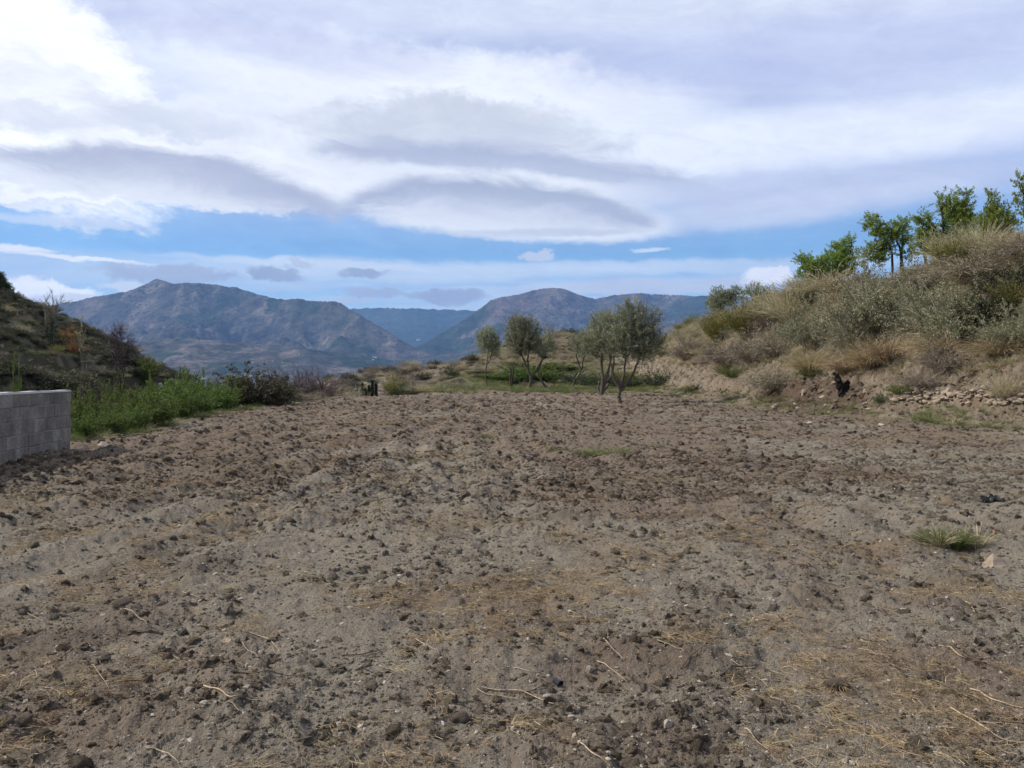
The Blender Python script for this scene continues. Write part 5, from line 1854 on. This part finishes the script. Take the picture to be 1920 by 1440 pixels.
lying(z8((1340, 1148), (1420, 1200), (1560, 1258), (1705, 1312)), 0.006, DS, 'longest pale stem running out at the lower right edge')
lying(z8((0, 917), (50, 890), (112, 838)), 0.006, DT, 'dark slanting twig right of the squarish pale stone')
lying(z8((190, 966), (290, 948), (380, 922)), 0.007, DT, 'dark thick twig in the right foreground')
lying(z8((310, 1250), (370, 1300), (445, 1362)), 0.004, DS, 'pale thin stem in the lower right foreground')
lying(z8((1480, 1358), (1545, 1395), (1615, 1432)), 0.005, DS, 'pale stem in the bottom right corner')
lying(z8((750, 890), (880, 892), (1010, 890)), 0.005, DT, 'dark level twig right of the dried root')
lying(z8((240, 908), (280, 930), (335, 962)), 0.004, DS, 'pale short stem over the dark thick twig')
lying(z8((670, 505), (730, 520), (790, 530)), 0.005, DT, 'dark twig on the grey soil left of the grass clump')
lying(z8((540, 1420), (620, 1400), (700, 1378)), 0.005, DS, 'pale frayed stem at the bottom right of centre')
lying(z8((1090, 555), (1105, 570), (1120, 585)), 0.004, DS, 'short pale stem left of the grey stone at the right')
rr = random.Random(5)
for k in range(46):
    px, py = rr.uniform(20, 1900), 880 + 540 * rr.random()
    a_, L_ = rr.gauss(0.35, 0.5), rr.uniform(25, 75)
    dark = rr.random() >= 0.75
    depth = 'bottom' if py > 1290 else ('lower' if py > 1130 else ('middle' if py > 1000 else 'upper'))
    side = 'left edge' if px < 330 else ('left' if px < 740 else ('centre' if px < 1180 else ('right' if px < 1590 else 'right edge')))
    lean = 'level' if abs(a_) < 0.25 else ('slanting down' if a_ > 0 else 'slanting up')
    lab = ('long ' if L_ > 55 else 'short ') + ('dark twig ' if dark else 'pale stick ') + lean + ', ' + depth + ' field, ' + side
    lying([(px, py), (px + L_ * 0.5 * cos(a_), py + L_ * 0.22 * sin(a_) + rr.uniform(-3, 3)), (px + L_ * cos(a_), py + L_ * 0.45 * sin(a_))], rr.uniform(0.0025, 0.0045), DT if dark else DS, lab, 'dry sticks strewn over the field')

# dried root ball in the right foreground
X, Y, z = at_ground(1568, 1288)
r = np.random.default_rng(77)
P = stem_lines(r, 160, 1.35, 0.5, 1.05, 1.2, 5, 0.1, 0.35)
e = empty('dried_root', (X, Y, z), 'tan dried root clump lying in the right foreground', 'root', None, 0, (0.125, 0.10, 0.085))
obj('fibres', ribbon_mesh(r, P, 0.035, M['straw'], 'fibres'), e)
V, Fq = ico(2, 91, 0.3, 0.7)
o = obj('core', np_mesh('core', V, Fq, M['bigclod'], smooth=True), e, (0, 0, 0.2))

# grass clump and green patches in the field
X, Y, z = at_ground(1792, 1030)
r = np.random.default_rng(78)
P = np.concatenate([stem_lines(r, 150, 0.75, 0.5, 1.1, 0.9, 5, 0.15) + np.array([dx, dy, 0]) for dx, dy in ((-0.9, 0), (-0.45, 0.15), (0, -0.1), (0.35, 0.1), (0.8, 0), (-0.7, -0.2))])
e = empty('grass_clump', (X, Y, z), 'green and straw-tipped grass clump growing near the right edge of the field', 'grass clump', None, 0, (0.24, 0.24, 0.23))
V, Q = ribbons(list(P), 0.03, r)
obj('blades', ribbon_mesh(r, P[:560], 0.028, M['weed'], 'blades'), e)
obj('dry_blades', ribbon_mesh(r, P[560:], 0.026, M['drygrass'], 'dry_blades'), e)
for (px, py, w, h, lab) in [(1120, 848, 66, 20, 'larger green weed patch in the middle of the field'), (1166, 848, 34, 18, 'green weed tuft at the right end of the larger patch'), (777, 864, 26, 15, 'small green weed tuft left of the middle of the field'),
                            (914, 822, 26, 14, 'green weed tuft above the middle of the field'), (1042, 843, 24, 13, 'green weed tuft left of the larger patch'), (1232, 838, 22, 10, 'faint green weed tuft right of the larger patch'),
                            (1112, 788, 16, 9, 'small weed tuft nearer the olives'), (258, 1245, 26, 12, 'tiny green weed beside the short dark twig'), (153, 1420, 34, 14, 'green weed at the bottom left corner'), (1404, 1095, 10, 12, 'tiny green seedling right of centre'),
                            (1545, 957, 16, 10, 'small weed above left of the grass clump')]:
    X, Y, z = at_ground(px, py)
    plant('weed', X, Y, z, h / F * Y, w / F * Y, lab)

# ------------------------------------------------------------------ white buildings far below in the valley
HB = {}


def house(px, py, w, h, label, group):
    X, Y, z = mountain_hit(px, py)
    m = Y / F
    W, Hh = w * m, h * m
    e = empty('farmhouse', (X, Y - 3, z - 0.25 * Hh), label, 'house', group, random.uniform(-0.4, 0.4), (W, W * 0.7, Hh))
    if not HB:
        V = [(-.5, -.5, -.6), (.5, -.5, -.6), (.5, .5, -.6), (-.5, .5, -.6), (-.5, -.5, .8), (.5, -.5, .8), (.5, .5, .8), (-.5, .5, .8), (-.5, 0, 1.05), (.5, 0, 1.05)]
        me = bpy.data.meshes.new('wall')
        me.from_pydata(V, [], [(0, 1, 5, 4), (1, 2, 6, 9, 5), (2, 3, 7, 6), (3, 0, 4, 8, 7), (3, 2, 1, 0), (4, 5, 9, 8), (7, 8, 9, 6)])
        me.materials.append(M['housewhite'])
        HB['w'] = me
        V = [(-.54, -.56, .79), (.54, -.56, .79), (.54, 0, 1.09), (-.54, 0, 1.09), (-.54, .56, .79), (.54, .56, .79)]
        V2 = [(a, b, c + .05) for a, b, c in V]
        me = bpy.data.meshes.new('roof')
        me.from_pydata(V + V2, [], [(3, 2, 1, 0), (4, 5, 2, 3), (6, 7, 8, 9), (9, 8, 11, 10), (0, 1, 7, 6), (5, 4, 10, 11), (1, 2, 8, 7), (2, 5, 11, 8), (4, 3, 9, 10), (3, 0, 6, 9)])
        me.materials.append(M['tile'])
        HB['r'] = me
    obj('wall', HB['w'], e)
    obj('roof', HB['r'], e)


house(702, 671, 7, 2.2, 'long white building in the dark wooded valley left of the olives', 'white farmhouses in the valley')
house(784, 639, 6, 2.2, 'white building high in the gap between the two mountains', 'white farmhouses in the valley')
house(722, 702, 9, 2.0, 'low white building just above the near dry slope', 'white farmhouses in the valley')
rr = random.Random(31)
for k in range(16):
    px = rr.uniform(470, 900)
    py = rr.uniform(655, 700) if px > 560 else rr.uniform(678, 700)
    house(px, py, rr.uniform(1.4, 3.0), rr.uniform(0.9, 1.5), 'tiny white house in the wooded valley, ' + ('right of the long white building' if px > 715 else 'above the bare shrubs' if px > 560 else 'above the dark bush'), 'white farmhouses in the valley')


# ================================================================== GROUND COVER
def clod_scatter():
    pc = [proto('lump', np_mesh('lump', *ico(2, 50 + k, 0.55, 0.75, 2.6, k % 2 == 1), M['clod'], smooth=(k % 3 == 0))) for k in range(7)]
    fn = lambda X, Y: in_field(X, Y) * (0.25 + 0.75 * sm(0.0, 0.55, fbm(X * 0.9, Y * 0.8, 3, 52) + 0.30 * sm(5, 10, Y) + 0.28))
    Xa, Ya = zone_points(78000, fn, 2.6, 17, 0.70, 1.7)
    Xb, Yb = zone_points(96000, fn, 11, 66, 0.68, 1.25)
    X, Y = np.concatenate([Xa, Xb]), np.concatenate([Ya, Yb])
    n = len(X)
    size = (0.008 + 0.0125 * rng.pareto(2.3, n)).clip(0.007, 0.095) * (0.85 + 0.9 * sm(5, 18, Y)) * (1 + 0.6 * sm(18, 45, Y))
    z = surf(X, Y) - size * 0.08
    scatter('soil_clods', pc, np.stack([X, Y, z], -1), np.stack([rng.uniform(-.5, .5, n), rng.uniform(-.5, .5, n), rng.uniform(0, 6.28, n)], -1),
            size[:, None] * rng.uniform(0.75, 1.3, (n, 3)), rng.integers(0, 7, n), rng.uniform(0, 1, n), 'crumbly soil clods strewn over the tilled field', 'soil', soil_colour(X, Y))
    pp = [proto('chip', np_mesh('chip', *ico(2, 70 + k, 0.32, 0.55, 1.6, True), M['pebble'])) for k in range(5)]
    X, Y = zone_points(46000, lambda X, Y: in_field(X, Y), 2.6, 45, 0.68, 1.9)
    n = len(X)
    size = (0.006 + 0.0075 * rng.pareto(2.6, n)).clip(0.005, 0.04) * (0.9 + 0.6 * sm(6, 25, Y))
    z = surf(X, Y) + size * 0.08
    scatter('gravel', pp, np.stack([X, Y, z], -1), rng.uniform(-.6, .6, (n, 3)) * np.array([1, 1, 5]), size[:, None] * rng.uniform(0.75, 1.3, (n, 3)), rng.integers(0, 5, n), rng.uniform(0, 1, n),
            'small pale gravel scattered in the soil', 'gravel')


clod_scatter()


def bank_rubble():
    pc = [proto('rubble', np_mesh('rubble', *ico(2, 150 + k, 0.40, 0.65, 2.2, k % 3 != 0), M['clod'])) for k in range(6)]

    def mask(X, Y):
        s = X - xr_of(Y)
        return sm(0.1, 0.9, s) * sm(5.5, 3.2, s) * (0.25 + 0.75 * sm(-0.2, 0.35, fbm(X * 0.7, Y * 0.5, 3, 280)))
    X, Y = zone_points(11000, mask, 20, 95, 0.64, 1.0)
    n = len(X)
    size = (0.035 + 0.045 * rng.pareto(2.4, n)).clip(0.03, 0.32)
    scatter('bank_rubble', pc, np.stack([X, Y, surf(X, Y) - size * 0.06], -1), np.stack([rng.uniform(-.6, .6, n), rng.uniform(-.9, .2, n), rng.uniform(0, 6.28, n)], -1),
            size[:, None] * rng.uniform(0.7, 1.3, (n, 3)), rng.integers(0, 6, n), rng.uniform(0, 1, n), 'loose earth lumps and small rubble on the bare foot of the bank', 'rubble', soil_colour(X, Y) * 1.08)


bank_rubble()


def straw_scatter():
    ps = []
    for k in range(4):
        r = np.random.default_rng(210 + k)
        n = 30
        c = r.normal(0, 0.22, (n, 2))
        a = r.uniform(0, 6.28, n)
        L = r.uniform(0.15, 0.6, n)
        t = np.linspace(-0.5, 0.5, 4)[None, :, None]
        d = np.stack([np.cos(a), np.sin(a)], -1)[:, None]
        P2 = c[:, None] + d * L[:, None, None] * t + np.stack([-np.sin(a), np.cos(a)], -1)[:, None] * (t ** 2) * r.normal(0, 0.5, (n, 1, 1))
        z = r.uniform(-0.06, 0.14, (n, 1)) + r.normal(0, 0.025, (n, 4))
        P = np.concatenate([P2, z[..., None]], -1)
        ps.append(proto('wisp', ribbon_mesh(r, P, 0.015, M['straw'], 'wisp')))
    pats = [(330, 920, 1.2), (90, 930, 1.4), (20, 950, 1.0), (1330, 1000, 1.0), (1370, 1010, 0.8), (950, 1085, 0.8), (1010, 1110, 0.7), (520, 1085, 0.5), (690, 960, 0.6), (890, 845, 1.0), (700, 790, 1.5), (850, 870, 0.8), (560, 960, .7),
            (860, 1165, 0.5), (820, 1215, 0.45), (960, 1180, 0.4), (1000, 1090, 0.5), (1300, 1180, 0.4), (760, 900, 0.9), (640, 830, 1.2), (500, 880, 0.9), (1180, 900, 0.8), (1480, 960, 0.6), (1760, 940, 0.6), (1830, 820, 1.2), (420, 1000, 0.6), (140, 1010, 0.7)]
    Xs, Ys = [], []
    for px, py, rad in pats:
        X, Y, z = at_ground(px, py)
        n = int(42 * rad ** 1.2)
        Xs.append(X + rng.normal(0, rad * 0.42, n))
        Ys.append(Y + rng.normal(0, rad * 0.55, n))
    X1, Y1 = zone_points(2600, lambda X, Y: in_field(X, Y) * sm(0.0, 0.6, fbm(X * 0.8, Y * 0.6, 4, 70) + 0.2 * sm(-2, -7, X) + 0.12), 3.2, 50, 0.62, 1.6)
    X, Y = np.concatenate(Xs + [X1]), np.concatenate(Ys + [Y1])
    ok = (Y > 2.9) & (in_field(X, Y) > 0.3)
    X, Y = X[ok], Y[ok]
    n = len(X)
    s = rng.uniform(0.08, 0.24, n) * (1 + 0.6 * sm(10, 30, Y))
    scatter('straw_litter', ps, np.stack([X, Y, surf(X, Y) + 0.004], -1), np.stack([rng.uniform(-.2, .2, n), rng.uniform(-.2, .2, n), rng.uniform(0, 6.28, n)], -1), np.stack([s, s, s * 0.8], -1),
            rng.integers(0, 4, n), rng.uniform(0, 1, n), 'dry straw litter lying in patches on the soil', 'straw')


straw_scatter()


def cover():
    def tuft(mat, seed, n, spread, curve, w, h0=0.4):
        r = np.random.default_rng(seed)
        return proto('tuft', ribbon_mesh(r, stem_lines(r, n, spread, h0, 1.0, curve, 4, 0.25), w, mat, 'tuft'))
    # dry grass over the bank
    pt = [tuft(M['drygrass'], 310, 90, 0.7, 0.9, 0.014), tuft(M['tawny'], 311, 80, 0.8, 1.0, 0.014), tuft(M['drybrown'], 312, 70, 1.0, 0.5, 0.013), tuft(M['yellowgreen'], 313, 70, 0.6, 0.6, 0.014), tuft(M['drygrass'], 314, 90, 0.95, 1.2, 0.012)]

    def bankmask(X, Y):
        s = X - xr_of(Y)
        return sm(1.9, 5.0, s) * sm(16, 12, s) * (0.25 + 0.75 * sm(-0.25, 0.3, fbm(X * 0.5, Y * 0.5, 3, 240))) + 0.12 * sm(0.0, 0.8, s) * sm(60, 20, s)
    X, Y = zone_points(9000, bankmask, 20, 122, 0.66, 1.0)
    n = len(X)
    s = X - xr_of(Y)
    hgt = rng.uniform(0.22, 0.62, n) * (0.45 + 0.75 * sm(2, 6, s))
    w = hgt * rng.uniform(0.8, 1.5, n)
    scatter('dry_grass', pt, np.stack([X, Y, surf(X, Y) - 0.03], -1), np.stack([rng.uniform(-.15, .15, n), rng.uniform(-.25, .05, n), rng.uniform(0, 6.28, n)], -1), np.stack([w, w, hgt], -1),
            rng.choice(5, n, p=[0.40, 0.10, 0.10, 0.13, 0.27]), rng.uniform(0, 1, n), 'dry grass covering the slope of the bank', 'dry grass')
    # green margins
    pw = [tuft(M['weed'], 320, 90, 0.95, 0.8, 0.02), tuft(M['weed'], 321, 70, 0.7, 0.8, 0.018), tuft(M['drygrass'], 322, 60, 0.9, 0.9, 0.016)]

    def margin(X, Y):
        d = xl_of(Y) - X
        left = sm(-0.2, 0.5, d) * sm(14, 5, d) * 0.5
        s = X - xr_of(Y)
        right = sm(-0.6, 0.1, s) * sm(2.1, 1.3, s) * (0.10 + 0.6 * sm(0.05, 0.35, fbm(X * 0.4, Y * 0.25, 3, 250)))
        far = sm(61, 63.5, Y) * sm(96, 76, Y) * sm(1.5, 0, s) * sm(-0.1, 0.3, fbm(X * 0.3, Y * 0.2, 3, 252) + 0.02) * 0.8
        return np.clip(left + right + far, 0, 1)
    X, Y = zone_points(9000, margin, 15, 100, 0.62, 1.0)
    n = len(X)
    hgt = rng.uniform(0.10, 0.34, n) * (1 + 0.5 * sm(40, 70, Y))
    w = hgt * rng.uniform(0.9, 1.8, n)
    scatter('margin_grass', pw, np.stack([X, Y, surf(X, Y) - 0.02], -1), np.stack([rng.uniform(-.15, .15, n), rng.uniform(-.15, .15, n), rng.uniform(0, 6.28, n)], -1), np.stack([w, w, hgt], -1),
            rng.choice(3, n, p=[0.45, 0.25, 0.30]), rng.uniform(0, 1, n), 'green grass and weeds along the field margins', 'grass')
    # scrub on the shaded hill and the mound
    ps = []
    for kind, var in (('scrub', 0), ('scrub', 1), ('darkbush', 0), ('drybush', 0), ('palebush', 0), ('evergreen', 0)):
        st, fo = plant_meshes(kind, var)
        ps.append(proto('scrub', fo))

    def hillmask(X, Y):
        return sm(-22, -26, X) * sm(30, 38, Y) * (0.35 + 0.65 * sm(-0.2, 0.3, fbm(X * 0.22, Y * 0.22, 3, 260)))
    X, Y = zone_points(2300, hillmask, 32, 100, 0.66, 1.0)
    X2, Y2 = zone_points(800, lambda X, Y: sm(-18, -12, X) * sm(70, 90, Y) * sm(0, -2, X - xr_of(Y)) * (0.2 + 0.8 * (Y > 86)), 72, 125, 0.4, 1.0)
    kinds = np.concatenate([rng.choice(6, len(X), p=[0.33, 0.26, 0.16, 0.10, 0.06, 0.09]), rng.choice(6, len(X2), p=[0.1, 0.05, 0.05, 0.40, 0.36, 0.04])])
    X, Y = np.concatenate([X, X2]), np.concatenate([Y, Y2])
    n = len(X)
    w = 0.40 + 0.50 * rng.pareto(3.0, n).clip(0, 2.2)
    h = w * rng.uniform(0.5, 0.9, n)
    scatter('hillside_scrub', ps, np.stack([X, Y, surf(X, Y) - 0.05], -1), np.stack([np.zeros(n), np.zeros(n), rng.uniform(0, 6.28, n)], -1), np.stack([w, w, h], -1), kinds, rng.uniform(0, 1, n),
            'low dark scrub covering the hillside', 'scrub')
    # dry almond scrub on the nearer slope beyond the field
    j = (MU > (585 - 960) / F) & (MU < 0.02)
    ii = (MY > 130) & (MY < 222)
    uu, yy = MU[j], MY[ii]
    n = 420
    a = rng.integers(0, len(uu), n)
    b = rng.integers(0, len(yy), n)
    zz = MZ[np.nonzero(ii)[0][b], np.nonzero(j)[0][a]]
    P = np.stack([uu[a] * yy[b], yy[b], zz - 0.1], -1)
    w = rng.uniform(1.2, 3.4, n)
    scatter('slope_scrub', ps, P, np.stack([np.zeros(n), np.zeros(n), rng.uniform(0, 6.28, n)], -1), np.stack([w, w, w * rng.uniform(0.5, 0.9, n)], -1), rng.choice(6, n, p=[0.08, 0.05, 0.05, 0.36, 0.40, 0.06]), rng.uniform(0, 1, n),
            'greyish dry scrub on the slope beyond the field', 'scrub')


cover()
